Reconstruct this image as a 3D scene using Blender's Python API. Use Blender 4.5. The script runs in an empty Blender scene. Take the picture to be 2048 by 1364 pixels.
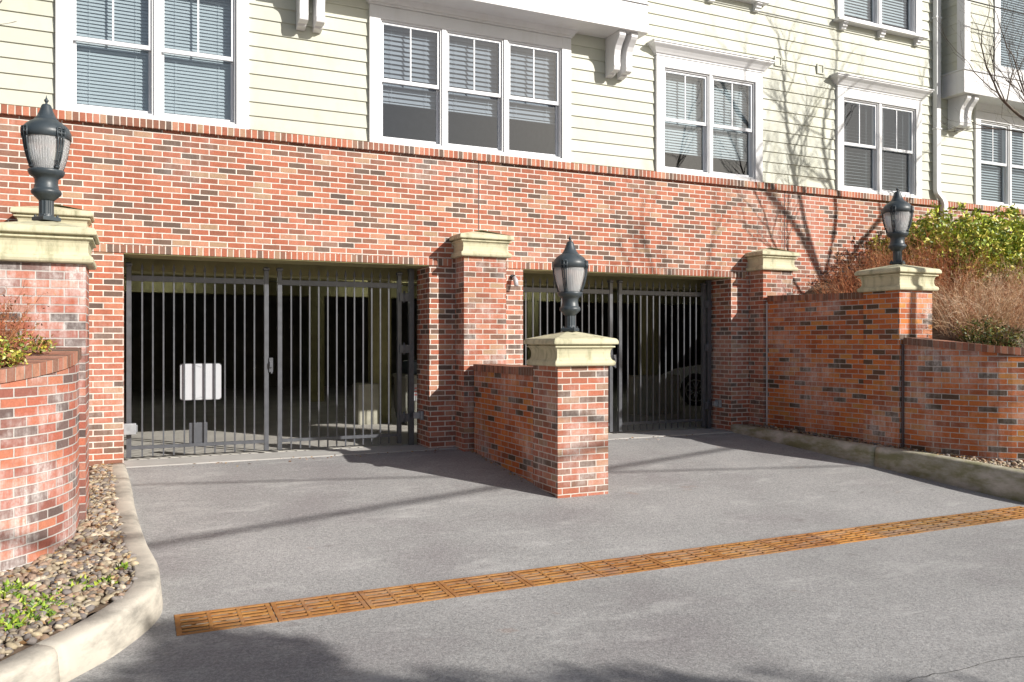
import bpy, bmesh, math, random
from mathutils import Vector, noise
R = math.radians
random.seed(7)
scene = bpy.context.scene
C = scene.collection

# ------------------------------------------------------------------ camera
cd = bpy.data.cameras.new('camera'); cam = bpy.data.objects.new('camera', cd); C.objects.link(cam)
cd.lens = 28.95; cd.sensor_width = 36; cd.clip_end = 2000; cd.clip_start = .05
cam.location = (0, 0, 1.40); cam.rotation_euler = (R(90), 0, R(-24.7))
scene.camera = cam
# ------------------------------------------------------------------ light
SUN = Vector((-.70, 1.0, -.64)).normalized()          # direction the light travels
elev = math.asin(-SUN.z); az = math.atan2(-SUN.x, -SUN.y)   # azimuth from +Y, clockwise
w = bpy.data.worlds.new('World'); scene.world = w; w.use_nodes = True
nt = w.node_tree; bg = nt.nodes['Background']
sky = nt.nodes.new('ShaderNodeTexSky'); sky.sky_type = 'NISHITA'; sky.sun_disc = False
sky.sun_elevation = elev; sky.sun_rotation = az; sky.air_density = 1.0; sky.dust_density = 1.5; sky.ozone_density = 1.0
nt.links.new(sky.outputs[0], bg.inputs[0]); bg.inputs[1].default_value = .062
sl = bpy.data.lights.new('sun', 'SUN'); so = bpy.data.objects.new('sun', sl); C.objects.link(so)
sl.energy = 5.0; sl.angle = R(.5); sl.color = (1, .955, .885)
so.rotation_euler = SUN.to_track_quat('-Z', 'Y').to_euler(); so.location = (8, -10, 12)
vs = scene.view_settings; vs.view_transform = 'Standard'; vs.look = 'None'; vs.gamma = 1; vs.exposure = .36
scene.cycles.max_bounces = 8; scene.cycles.transparent_max_bounces = 12

# ------------------------------------------------------------------ profiles of the ground
def lerp(a, b, t): return a + (b - a) * t
def table(tb, x):
    if x <= tb[0][0]: return tb[0][1]
    for (a, p), (b, q) in zip(tb, tb[1:]):
        if x <= b: return lerp(p, q, (x - a) / (b - a))
    return tb[-1][1]
G_T = [(-40, -.42), (5.3, -.415), (5.9, -.40), (7.6, -.235), (9.0, -.11), (9.9, -.04), (10.3, -.02), (30, -.02)]
def G(y): return table(G_T, y)

# ------------------------------------------------------------------ mesh helper
class MB:
    def __init__(s): s.v = []; s.f = []; s.uv = []; s.sm = []
    def add(s, pts, faces, uvs=None, smooth=False):
        o = len(s.v); s.v += [tuple(p) for p in pts]
        for i, f in enumerate(faces):
            s.f.append([o + k for k in f]); s.sm.append(smooth)
            if uvs: s.uv.append(uvs[i])
            else:
                P = [Vector(pts[k]) for k in f]
                n = (P[1] - P[0]).cross(P[2] - P[0])
                a = [abs(n.x), abs(n.y), abs(n.z)]
                if a[2] >= a[0] and a[2] >= a[1]: s.uv.append([(p.x, p.y) for p in P])
                elif a[1] >= a[0]: s.uv.append([(p.x, p.z) for p in P])
                else: s.uv.append([(p.y, p.z) for p in P])
        return s
    def box(s, x0, x1, y0, y1, z0, z1):
        p = [(x0,y0,z0),(x1,y0,z0),(x1,y1,z0),(x0,y1,z0),(x0,y0,z1),(x1,y0,z1),(x1,y1,z1),(x0,y1,z1)]
        return s.add(p, [(0,3,2,1),(4,5,6,7),(0,1,5,4),(1,2,6,5),(2,3,7,6),(3,0,4,7)])
    def rings(s, rings, close=True, caps=True, smooth=False):
        n = len(rings[0]); pts = [p for r in rings for p in r]; fs = []
        for i in range(len(rings) - 1):
            for j in range(n if close else n - 1):
                k = (j + 1) % n
                fs.append((i*n + j, i*n + k, (i+1)*n + k, (i+1)*n + j))
        if caps:
            fs.append(tuple(reversed(range(n)))); fs.append(tuple(range((len(rings)-1)*n, len(rings)*n)))
        return s.add(pts, fs, smooth=smooth)
    def rect_loft(s, x0, x1, y0, y1, prof):      # prof: (offset, z)
        rs = [[(x0-o,y0-o,z),(x1+o,y0-o,z),(x1+o,y1+o,z),(x0-o,y1+o,z)] for o, z in prof]
        return s.rings(rs)
    def lathe(s, prof, cx=0, cy=0, n=32, caps=True, smooth=True):
        rs = [[(cx + r*math.cos(2*math.pi*k/n), cy + r*math.sin(2*math.pi*k/n), z) for k in range(n)] for r, z in prof]
        return s.rings(rs, caps=caps, smooth=smooth)
    def tube(s, pts, rad, n=6, smooth=True):
        pts = [Vector(p) for p in pts]; rs = []
        up = Vector((0, 0, 1))
        for i, p in enumerate(pts):
            t = (pts[min(i+1, len(pts)-1)] - pts[max(i-1, 0)]).normalized()
            a = t.cross(up) if abs(t.z) < .95 else t.cross(Vector((1, 0, 0))); a.normalize(); b = t.cross(a)
            r = rad[i] if isinstance(rad, (list, tuple)) else rad
            rs.append([p + a*(r*math.cos(2*math.pi*k/n)) + b*(r*math.sin(2*math.pi*k/n)) for k in range(n)])
        return s.rings(rs, smooth=smooth)
    def prism_x(s, poly, x0, x1):                 # poly of (y, z)
        n = len(poly); p = [(x0, y, z) for y, z in poly] + [(x1, y, z) for y, z in poly]
        fs = [(i, (i+1) % n, n + (i+1) % n, n + i) for i in range(n)] + [tuple(reversed(range(n))), tuple(range(n, 2*n))]
        return s.add(p, fs)
    def prism_y(s, poly, y0, y1):                 # poly of (x, z)
        n = len(poly); p = [(x, y0, z) for x, z in poly] + [(x, y1, z) for x, z in poly]
        fs = [(i, (i+1) % n, n + (i+1) % n, n + i) for i in range(n)] + [tuple(reversed(range(n))), tuple(range(n, 2*n))]
        return s.add(p, fs)
    def build(s, name, mat, parent=None, world=False, bevel=0, fix=True):
        off = parent.location.copy() if (parent and world) else Vector((0, 0, 0))
        if parent and world and parent.parent: off = off + parent.parent.location
        me = bpy.data.meshes.new(name)
        me.from_pydata([tuple(Vector(v) - off) for v in s.v], [], s.f)
        ul = me.uv_layers.new(name='UVMap'); flat = []
        for u in s.uv:
            for a in u: flat += [a[0], a[1]]
        ul.data.foreach_set('uv', flat)
        me.polygons.foreach_set('use_smooth', s.sm)
        if fix:
            bm = bmesh.new(); bm.from_mesh(me); bmesh.ops.recalc_face_normals(bm, faces=bm.faces); bm.to_mesh(me); bm.free()
        me.materials.append(mat); me.update()
        o = bpy.data.objects.new(name, me); C.objects.link(o)
        if parent: o.parent = parent
        if bevel:
            b = o.modifiers.new('bevel', 'BEVEL'); b.width = bevel; b.segments = 2; b.limit_method = 'ANGLE'; b.angle_limit = R(40)
        return o

def thing(name, label, cat, loc=(0, 0, 0), group=None, rz=0):
    o = bpy.data.objects.new(name, None); C.objects.link(o); o.location = loc; o.rotation_euler = (0, 0, rz)
    o.empty_display_size = .1; return tag(o, label, cat, group)
def tag(o, label, cat, group=None):
    o['label'] = label; o['category'] = cat
    if group: o['group'] = group
    return o
def struct(o): o['kind'] = 'structure'; return o
def copy_tree(o, parent=None):
    c = o.copy(); C.objects.link(c)
    if parent: c.parent = parent
    for ch in list(o.children): copy_tree(ch, c)
    return c

# ------------------------------------------------------------------ materials
def new_mat(name):
    m = bpy.data.materials.new(name); m.use_nodes = True; n = m.node_tree
    return m, n, n.nodes['Principled BSDF']
def nd(n, t, **k):
    x = n.nodes.new(t)
    for a, b in k.items():
        if a.startswith('i_'): x.inputs[a[2:].replace('_', ' ')].default_value = b
        else: setattr(x, a, b)
    return x
def ramp(n, stops, interp='LINEAR'):
    r = n.nodes.new('ShaderNodeValToRGB'); r.color_ramp.interpolation = interp; e = r.color_ramp.elements
    while len(e) < len(stops): e.new(.5)
    for el, (p, c) in zip(e, stops): el.position = p; el.color = (*c, 1) if len(c) == 3 else (c[0],)*3 + (1,)
    return r
def mix(n, a, b, fac, mode='MIX'):
    m = n.nodes.new('ShaderNodeMix'); m.data_type = 'RGBA'; m.blend_type = mode
    for s_, v in ((m.inputs[6], a), (m.inputs[7], b), (m.inputs[0], fac)):
        if hasattr(v, 'is_output'): n.links.new(v, s_)
        elif isinstance(v, (int, float)): s_.default_value = v
        else: s_.default_value = (*v, 1)
    return m.outputs[2]
def math_(n, op, a, b=None, clamp=False):
    m = n.nodes.new('ShaderNodeMath'); m.operation = op; m.use_clamp = clamp
    for i, v in enumerate((a, b)):
        if v is None: continue
        if hasattr(v, 'is_output'): n.links.new(v, m.inputs[i])
        else: m.inputs[i].default_value = v
    return m.outputs[0]
def pos(n, scale=None):
    g = n.nodes.new('ShaderNodeNewGeometry')
    if not scale: return g.outputs['Position']
    v = n.nodes.new('ShaderNodeVectorMath'); v.operation = 'MULTIPLY'; v.inputs[1].default_value = scale
    n.links.new(g.outputs['Position'], v.inputs[0]); return v.outputs[0]
def noise_(n, vec, scale, detail=4, rough=.55):
    t = nd(n, 'ShaderNodeTexNoise', i_Scale=scale, i_Detail=detail, i_Roughness=rough)
    n.links.new(vec, t.inputs['Vector']); return t.outputs['Fac']
def bump(n, p, h, strength, dist):
    b = nd(n, 'ShaderNodeBump', i_Strength=strength, i_Distance=dist); n.links.new(h, b.inputs['Height'])
    n.links.new(b.outputs[0], p.inputs['Normal']); return b

def plain(name, col, rough=.6, metal=0, var=.12, vscale=6, bmp=.0, bscale=60, dirt=None, spec=.5):
    m, n, p = new_mat(name); P = pos(n)
    nz = noise_(n, P, vscale)
    lo = tuple(c * (1 - var) for c in col); hi = tuple(min(1, c * (1 + var)) for c in col)
    r = ramp(n, [(.3, lo), (.7, hi)]); n.links.new(nz, r.inputs[0]); c = r.outputs[0]
    if dirt:
        dcol, amt, ds, vec = dirt[:4]; lo_ = dirt[4] if len(dirt) > 4 else .5
        dn = noise_(n, pos(n, vec), ds, 6, .65); dr = ramp(n, [(lo_, (0,)), (lo_ + .22, (1,))]); n.links.new(dn, dr.inputs[0])
        c = mix(n, c, dcol, math_(n, 'MULTIPLY', dr.outputs[0], amt))
    n.links.new(c, p.inputs['Base Color'])
    p.inputs['Roughness'].default_value = rough; p.inputs['Metallic'].default_value = metal
    p.inputs['Specular IOR Level'].default_value = spec
    if bmp: bump(n, p, noise_(n, P, bscale, 5, .6), .6, bmp)
    return m

BR_RED = [(0, (.12, .085, .07)), (.07, (.15, .10, .078)), (.13, (.19, .115, .085)), (.20, (.25, .12, .082)), (.30, (.30, .115, .075)), (.44, (.37, .125, .075)), (.60, (.42, .14, .083)), (.76, (.45, .17, .105)), (.90, (.48, .23, .15)), (.96, (.40, .26, .165)), (1, (.27, .15, .11))]
BR_LEFT = [(0, (.10, .075, .07)), (.12, (.16, .11, .10)), (.2, (.22, .10, .08)), (.4, (.33, .11, .08)), (.65, (.42, .135, .085)), (.85, (.47, .18, .11)), (1, (.34, .17, .13))]
BR_SHADE_ORG = [(0, (.09, .065, .045)), (.10, (.12, .075, .05)), (.13, (.28, .09, .045)), (.30, (.40, .11, .04)), (.55, (.54, .155, .045)), (.8, (.58, .19, .055)), (.95, (.5, .22, .06)), (1, (.35, .11, .06))]  # same red brick, with the orange cast of its shaded sides in the colours
BR_COP = [(0, (.12, .08, .06)), (.3, (.22, .10, .065)), (.6, (.32, .12, .075)), (1, (.42, .19, .12))]
def brick(name, stops, bw=.2032, rh=.0677, mortar=(.60, .54, .46), eff=.0, msz=.0052, offset=.5, effscale=1.3, dark=0, moss=0, seed=0):
    m, n, p = new_mat(name)
    uv = n.nodes.new('ShaderNodeUVMap'); uv.uv_map = 'UVMap'
    wn = nd(n, 'ShaderNodeTexNoise', i_Scale=14.0, i_Detail=3.0); n.links.new(uv.outputs[0], wn.inputs['Vector'])
    sub = nd(n, 'ShaderNodeVectorMath', operation='SUBTRACT'); sub.inputs[1].default_value = (.5, .5, .5); n.links.new(wn.outputs['Color'], sub.inputs[0])
    sc = nd(n, 'ShaderNodeVectorMath', operation='SCALE'); sc.inputs['Scale'].default_value = .006; n.links.new(sub.outputs[0], sc.inputs[0])
    ad = nd(n, 'ShaderNodeVectorMath', operation='ADD'); n.links.new(uv.outputs[0], ad.inputs[0]); n.links.new(sc.outputs[0], ad.inputs[1])
    ad2 = nd(n, 'ShaderNodeVectorMath', operation='ADD'); n.links.new(ad.outputs[0], ad2.inputs[0]); ad2.inputs[1].default_value = (bw*(40+seed*3), rh*(100+seed*10), 0)
    b = n.nodes.new('ShaderNodeTexBrick'); n.links.new(ad2.outputs[0], b.inputs['Vector'])
    b.offset = offset; b.inputs['Scale'].default_value = 1; b.inputs['Brick Width'].default_value = bw; b.inputs['Row Height'].default_value = rh
    b.inputs['Mortar Size'].default_value = msz; b.inputs['Mortar Smooth'].default_value = .25; b.inputs['Bias'].default_value = 0
    b.inputs['Color1'].default_value = (0, 0, 0, 1); b.inputs['Color2'].default_value = (1, 1, 1, 1); b.inputs['Mortar'].default_value = (.5, .5, .5, 1)
    r = ramp(n, stops); n.links.new(b.outputs['Color'], r.inputs[0]); P = pos(n)
    fine = noise_(n, P, 55, 5, .7)
    fr = ramp(n, [(.25, (.72,)), (.75, (1.25,))]); n.links.new(fine, fr.inputs[0])
    c = mix(n, r.outputs[0], fr.outputs[0], .75, 'MULTIPLY')
    big = ramp(n, [(.3, (.86,)), (.7, (1.1,))]); n.links.new(noise_(n, P, .9, 3), big.inputs[0])
    c = mix(n, c, big.outputs[0], .8, 'MULTIPLY')
    mn = ramp(n, [(.3, tuple(x*.72 for x in mortar)), (.7, mortar)]); n.links.new(noise_(n, P, 9, 4, .7), mn.inputs[0])
    c = mix(n, c, mn.outputs[0], b.outputs['Fac'])
    if eff > 0:      # white salt bloom, blotches and runs
        e1 = ramp(n, [(.46, (0,)), (.70, (1,))]); n.links.new(noise_(n, P, effscale, 5, .62), e1.inputs[0])
        e2 = ramp(n, [(.40, (0,)), (.62, (1,))]); n.links.new(noise_(n, pos(n, (9, 9, 1.6)), 1.6, 5, .7), e2.inputs[0])
        e3 = ramp(n, [(.3, (.3,)), (.6, (1,))]); n.links.new(noise_(n, P, 35, 4, .7), e3.inputs[0])
        f = math_(n, 'MULTIPLY', math_(n, 'MULTIPLY', e1.outputs[0], math_(n, 'ADD', e2.outputs[0], .25, True)), e3.outputs[0])
        c = mix(n, c, (.72, .68, .66), math_(n, 'MULTIPLY', f, eff, True))
    if moss > 0:
        e4 = ramp(n, [(.52, (0,)), (.72, (1,))]); n.links.new(noise_(n, pos(n, (6, 6, 1.5)), 1.8, 5, .65), e4.inputs[0])
        c = mix(n, c, (.06, .055, .03), math_(n, 'MULTIPLY', e4.outputs[0], moss))
    n.links.new(c, p.inputs['Base Color']); p.inputs['Roughness'].default_value = .88; p.inputs['Specular IOR Level'].default_value = .25
    inv = math_(n, 'SUBTRACT', 1, b.outputs['Fac']); h = math_(n, 'ADD', inv, math_(n, 'MULTIPLY', fine, .35))
    bump(n, p, h, .85, .006)
    return m

M = {}
M['brick'] = brick('brick_facade', BR_RED, eff=.35, effscale=.5, mortar=(.80, .72, .65), msz=.0074, moss=.18)
M['brick_pier'] = brick('brick_pier', BR_RED, eff=.55, effscale=2.2, mortar=(.70, .63, .56), seed=3, msz=.0065)
M['brick_left'] = brick('brick_bloomed', BR_LEFT, eff=1.0, effscale=1.9, mortar=(.52, .49, .46), seed=5, msz=.006)
M['brick_shade_orange'] = brick('brick_shade_tinted', BR_SHADE_ORG, eff=.75, effscale=1.3, mortar=(.58, .53, .50), moss=.25, seed=7, msz=.0055)  # orange look of brick in shade painted into walls and right pillar
M['rowlock'] = brick('brick_rowlock', BR_RED, bw=.0677, rh=1.0, offset=0, mortar=(.74, .66, .58), eff=.1, seed=0, msz=.007)
M['coping'] = brick('brick_coping', BR_COP, bw=.0677, rh=1.0, offset=0, mortar=(.42, .34, .28), eff=.15, moss=.5, msz=.004)
M['cast'] = plain('cast_stone', (.57, .535, .37), .85, var=.10, vscale=3, bmp=.002, bscale=90, dirt=((.20, .20, .11), .75, 2.2, (5, 5, 1.2)))
M['white'] = plain('white_trim', (.68, .68, .69), .45, var=.04, vscale=2, dirt=((.55, .54, .50), .35, 2.5, (3, 3, .6)))
M['sash'] = plain('sash_vinyl', (.70, .71, .74), .4, var=.04)
M['siding'] = plain('siding_paint', (.53, .535, .455), .6, var=.035, vscale=1.4, bmp=.0006, bscale=120, dirt=((.50, .49, .34), .5, 1.3, (2.5, 2.5, 1.2)))
M['metal'] = plain('gate_paint', (.075, .08, .092), .33, var=.2, vscale=14, spec=.8)
M['lamp'] = plain('lamp_paint', (.040, .052, .062), .42, var=.2, vscale=9, bmp=.0008, bscale=150, dirt=((.13, .14, .14), .35, 6, (1, 1, .4)))
M['steel'] = plain('galvanised', (.34, .36, .38), .45, .3, var=.15, vscale=20)
M['dark'] = plain('dark_metal', (.05, .05, .055), .5)
M['concrete'] = plain('curb_concrete', (.52, .48, .41), .9, var=.12, vscale=2.5, bmp=.003, bscale=70, dirt=((.18, .17, .15), .8, 1.9, (1.3, 1.3, 3.5), .46))
M['concrete_moss'] = plain('curb_mossy', (.54, .50, .44), .92, var=.15, vscale=3, bmp=.003, bscale=70, dirt=((.17, .17, .055), .8, 2.3, (1, 1, 2.6), .40))
M['floor'] = plain('garage_floor', (.50, .48, .44), .85, var=.12, vscale=1.5, bmp=.001)
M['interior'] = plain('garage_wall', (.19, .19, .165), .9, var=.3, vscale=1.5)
M['beam'] = plain('old_concrete_beam', (.33, .31, .15), .9, var=.3, vscale=3, bmp=.003, bscale=25, dirt=((.12, .11, .05), .7, 3, (1, 1, 1)))
M['block'] = plain('block_concrete', (.34, .33, .27), .9, var=.2, vscale=4)
M['room'] = plain('room_plaster', (.36, .35, .38), .9)
M['blind'] = plain('blind_slat', (.50, .53, .54), .5, var=.03)
M['blind_grey'] = plain('blind_slat_grey', (.30, .31, .34), .5, var=.03)
M['white_sign'] = plain('sign_white', (.44, .45, .48), .5, var=.02)
M['red_ink'] = plain('sign_ink', (.45, .10, .10), .6)
M['soil'] = plain('bank_soil', (.13, .09, .06), .95, var=.4, vscale=7, bmp=.02, bscale=18)
M['bark'] = plain('bark', (.13, .10, .08), .9, var=.35, vscale=20, bmp=.003, bscale=60)
M['downspout'] = plain('downspout_paint', (.66, .67, .68), .4, var=.05)
M['caulk'] = plain('joint_sealant', (.56, .54, .54), .7)
M['caulk_dark'] = plain('joint_sealant_dark', (.12, .09, .09), .8)
M['cable'] = plain('cable_rubber', (.02, .02, .02), .7)
M['car_white'] = plain('car_paint_pale', (.85, .87, .88), .25, var=.02)
M['tyre'] = plain('tyre_rubber', (.02, .02, .02), .8)
M['alloy'] = plain('wheel_alloy', (.5, .5, .52), .3, .8)
M['tinted'] = plain('tinted_glass', (.01, .012, .015), .08)
M['lens'] = plain('headlamp_lens', (.5, .5, .52), .1)
M['bin'] = plain('bin_plastic', (.03, .05, .07), .5)
M['ground'] = plain('far_ground', (.16, .15, .13), .95, var=.3, vscale=.3)
M['walk'] = plain('walk_concrete', (.42, .41, .39), .9, var=.1, vscale=3, bmp=.002)

_n = M['siding'].node_tree; _p = _n.nodes['Principled BSDF']; _src = _p.inputs['Base Color'].links[0].from_socket
_g = _n.nodes.new('ShaderNodeNewGeometry'); _r = ramp(_n, [(0, (.93, .93, .92)), (.5, (1, 1, 1)), (1, (1.03, 1.03, 1.03))]); _n.links.new(_g.outputs['Random Per Island'], _r.inputs[0])
_n.links.new(mix(_n, _src, _r.outputs[0], 1.0, 'MULTIPLY'), _p.inputs['Base Color'])
def glass_mat(name, tint, refl, rough=.02):
    m = bpy.data.materials.new(name); m.use_nodes = True; n = m.node_tree; n.nodes.clear()
    o = n.nodes.new('ShaderNodeOutputMaterial'); t = n.nodes.new('ShaderNodeBsdfTransparent'); t.inputs[0].default_value = (*tint, 1)
    g = n.nodes.new('ShaderNodeBsdfGlossy'); g.inputs['Roughness'].default_value = rough; g.inputs[0].default_value = (.9, .95, 1, 1)
    fr = n.nodes.new('ShaderNodeLayerWeight'); fr.inputs[0].default_value = .5
    nz = noise_(n, pos(n), 1.2, 2); bb = nd(n, 'ShaderNodeBump', i_Strength=.08, i_Distance=.01); n.links.new(nz, bb.inputs['Height']); n.links.new(bb.outputs[0], g.inputs['Normal'])
    f = math_(n, 'ADD', math_(n, 'MULTIPLY', math_(n, 'POWER', fr.outputs['Facing'], 4.0), .9), refl + .04, True)
    mx = n.nodes.new('ShaderNodeMixShader'); n.links.new(f, mx.inputs[0]); n.links.new(t.outputs[0], mx.inputs[1]); n.links.new(g.outputs[0], mx.inputs[2])
    n.links.new(mx.outputs[0], o.inputs[0]); return m
M['glass'] = glass_mat('window_glass', (.79, .85, .88), .08)
# lamp globe: ribbed acrylic, milky
m, n, p = new_mat('lamp_globe'); M['globe'] = m
p.inputs['Base Color'].default_value = (.86, .87, .88, 1); p.inputs['Roughness'].default_value = .18
p.inputs['Transmission Weight'].default_value = .72; p.inputs['IOR'].default_value = 1.2
wv = nd(n, 'ShaderNodeTexWave', i_Scale=.8); wv.wave_type = 'BANDS'; wv.bands_direction = 'X'
uvn = n.nodes.new('ShaderNodeTexCoord'); at = nd(n, 'ShaderNodeTexGradient', gradient_type='RADIAL'); n.links.new(uvn.outputs['Object'], at.inputs[0])
sn = math_(n, 'SINE', math_(n, 'MULTIPLY', at.outputs['Fac'], 6.28318*48)); bump(n, p, sn, .3, .003)

# asphalt
m, n, p = new_mat('asphalt'); M['asphalt'] = m; P = pos(n)
spk = noise_(n, P, 95, 3, .8); r1 = ramp(n, [(.30, (.205, .205, .212)), (.5, (.31, .31, .315)), (.70, (.425, .423, .425))]); n.links.new(spk, r1.inputs[0])
spb = noise_(n, P, 38, 3, .7); r1b = ramp(n, [(.3, (.78,)), (.7, (1.2,))]); n.links.new(spb, r1b.inputs[0])
c = mix(n, r1.outputs[0], r1b.outputs[0], 1.0, 'MULTIPLY')
bg1 = ramp(n, [(.3, (.84, .80, .80)), (.5, (1.0, .99, .97)), (.7, (1.14, 1.12, 1.1))]); n.links.new(noise_(n, P, .8, 5, .6), bg1.inputs[0])
c = mix(n, c, bg1.outputs[0], 1.0, 'MULTIPLY')
sc1 = ramp(n, [(.53, (0,)), (.70, (1,))]); n.links.new(noise_(n, pos(n, (1, 2.4, 1)), 1.1, 8, .75), sc1.inputs[0])
c = mix(n, c, (.66, .65, .64), math_(n, 'MULTIPLY', sc1.outputs[0], .34))       # pale salt scuffs
sc2 = ramp(n, [(.66, (0,)), (.78, (1,))]); n.links.new(noise_(n, pos(n, (1.2, 2.0, 1)), 1.9, 5, .6), sc2.inputs[0])
c = mix(n, c, (.11, .085, .085), math_(n, 'MULTIPLY', sc2.outputs[0], .5))       # oil marks
sc3 = ramp(n, [(.70, (0,)), (.76, (1,))]); n.links.new(noise_(n, P, 2.6, 3, .5), sc3.inputs[0])
c = mix(n, c, (.30, .15, .08), math_(n, 'MULTIPLY', sc3.outputs[0], .25))
n.links.new(c, p.inputs['Base Color']); p.inputs['Roughness'].default_value = .9; p.inputs['Specular IOR Level'].default_value = .3
bump(n, p, math_(n, 'ADD', spk, math_(n, 'MULTIPLY', spb, .8)), .7, .006)
# rust
m, n, p = new_mat('rust'); M['rust'] = m; P = pos(n)
r1 = ramp(n, [(.25, (.20, .09, .03)), (.45, (.36, .17, .05)), (.62, (.47, .25, .07)), (.8, (.50, .33, .14))]); n.links.new(noise_(n, P, 9, 7, .72), r1.inputs[0])
wr = ramp(n, [(.48, (0,)), (.66, (1,))]); n.links.new(noise_(n, pos(n, (1, 2.5, 1)), 2.2, 4, .6), wr.inputs[0])
c = mix(n, r1.outputs[0], (.36, .27, .22), math_(n, 'MULTIPLY', wr.outputs[0], .55))
oi = n.nodes.new('ShaderNodeObjectInfo'); orr = ramp(n, [(0, (.60, .62, .66)), (.35, (1.0, .92, .85)), (.65, (.80, .66, .60)), (1, (1.2, 1.05, .8))]); n.links.new(oi.outputs['Random'], orr.inputs[0])
c = mix(n, c, orr.outputs[0], .85, 'MULTIPLY')
n.links.new(c, p.inputs['Base Color']); p.inputs['Roughness'].default_value = .85; bump(n, p, noise_(n, P, 90, 5, .7), .6, .003)
# pebbles: one colour per stone from a colour attribute
def attr_mat(name, rough=.75, spec=.4, sub=0, bmp=0):
    m, n, p = new_mat(name); a = nd(n, 'ShaderNodeAttribute', attribute_name='Col'); P = pos(n)
    r = ramp(n, [(.3, (.75,)), (.7, (1.2,))]); n.links.new(noise_(n, P, 40, 4, .6), r.inputs[0])
    n.links.new(mix(n, a.outputs['Color'], r.outputs[0], .8, 'MULTIPLY'), p.inputs['Base Color'])
    p.inputs['Roughness'].default_value = rough; p.inputs['Specular IOR Level'].default_value = spec
    if bmp: bump(n, p, noise_(n, P, 80, 4, .6), .5, bmp)
    return m
M['pebble'] = attr_mat('pebble', bmp=.002)
M['leaf'] = attr_mat('leaf', .45, .5)
M['twig'] = attr_mat('twig', .9, .2)

def col_build(verts, faces, cols, name, mat, parent=None, off=(0, 0, 0), smooth=False):
    me = bpy.data.meshes.new(name); ox, oy, oz = off
    me.from_pydata([(v[0]-ox, v[1]-oy, v[2]-oz) for v in verts], [], faces)
    ca = me.color_attributes.new('Col', 'FLOAT_COLOR', 'CORNER'); flat = []
    for f, c in zip(faces, cols): flat += [c[0], c[1], c[2], 1.0] * len(f)
    ca.data.foreach_set('color', flat)
    if smooth: me.polygons.foreach_set('use_smooth', [True]*len(faces))
    me.materials.append(mat); me.update(); o = bpy.data.objects.new(name, me); C.objects.link(o)
    if parent: o.parent = parent
    return o

# ================================================================== GROUND
def grid_sheet(xs, ys, zf, skip=None):
    b = MB()
    for i in range(len(xs)-1):
        for j in range(len(ys)-1):
            if skip and skip((xs[i]+xs[i+1])/2, (ys[j]+ys[j+1])/2): continue
            x0, x1, y0, y1 = xs[i], xs[i+1], ys[j], ys[j+1]
            b.add([(x0,y0,zf(x0,y0)),(x1,y0,zf(x1,y0)),(x1,y1,zf(x1,y1)),(x0,y1,zf(x0,y1))], [(0,1,2,3)])
    return b
def fr(a, b, n): return [lerp(a, b, i/n) for i in range(n+1)]
DX0, DX1, DY0, DY1 = .24, .24 + .61*14, 5.45, 5.85
g = MB(); S_ = 600
g.add([(-S_,-S_,-.95),(S_,-S_,-.95),(S_,S_,-.95),(-S_,S_,-.95)], [(0,1,2,3)])
struct(g.build('ground', M['ground']))
xs = [-30, -12, -4, 0, DX0, 2, 4, 6, DX1, 12, 20, 40]; ys = [-30, -10, 0, 3, 5.3, DY0, DY1, 5.9, 6.5, 7.0, 7.6, 8.3, 9.0, 9.5, 9.9, 10.2]
asphalt = struct(grid_sheet(xs, ys, lambda x, y: G(y), lambda x, y: DX0 < x < DX1 and DY0 < y < DY1).build('driveway', M['asphalt']))
b = MB(); b.box(-.25, 8.9, 10.2, 10.75, -.5, -.012)                                     # concrete threshold strip
struct(b.build('gate_apron', M['walk']))
# trench under the grates
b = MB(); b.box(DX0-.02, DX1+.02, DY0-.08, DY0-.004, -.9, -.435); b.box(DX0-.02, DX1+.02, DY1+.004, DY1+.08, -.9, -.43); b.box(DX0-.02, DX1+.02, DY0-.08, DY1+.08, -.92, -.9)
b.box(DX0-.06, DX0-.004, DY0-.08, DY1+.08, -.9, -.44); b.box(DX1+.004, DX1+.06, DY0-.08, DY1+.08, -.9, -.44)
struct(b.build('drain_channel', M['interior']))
# grates
def grate():
    b = MB(); L = .604; W = DY1 - DY0 - .012; t = .009; ex = .032; ey = .03; rib = .024; cross = (L - 2*ex - 2*rib) / 3
    b.box(0, ex, 0, W, -t, 0); b.box(L-ex, L, 0, W, -t, 0); b.box(ex, L-ex, 0, ey, -t, 0); b.box(ex, L-ex, W-ey, W, -t, 0)
    for k in (1, 2): b.box(ex + k*cross + (k-1)*rib, ex + k*cross + k*rib, ey, W-ey, -t, 0)
    n = 6; slot = .030; bar = (W - 2*ey - n*slot) / (n - 1)
    for g_ in range(3):
        x0 = ex + g_*(cross + rib); x1 = x0 + cross
        for k in range(n - 1):
            y0 = ey + slot*(k+1) + bar*k; b.box(x0, x1, y0, y0 + bar, -t, -.001)
    return b
places = ['the left end of the drain, beside the concrete curb', 'second from the left end of the drain', 'third from the left end of the drain', 'fourth from the left end, left of the middle pillar', 'fifth from the left end, just left of the front brick pillar', 'sixth from the left, in front of the middle brick pillar', 'seventh from the left, in front of the middle pillar base', 'eighth from the left end of the drain', 'ninth from the left end of the drain', 'tenth from the left end of the drain', 'eleventh from the left end of the drain', 'twelfth from the left end of the drain', 'thirteenth from the left, near the right edge', 'the right end of the drain, by the mossy curb']
g0 = None
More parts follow.
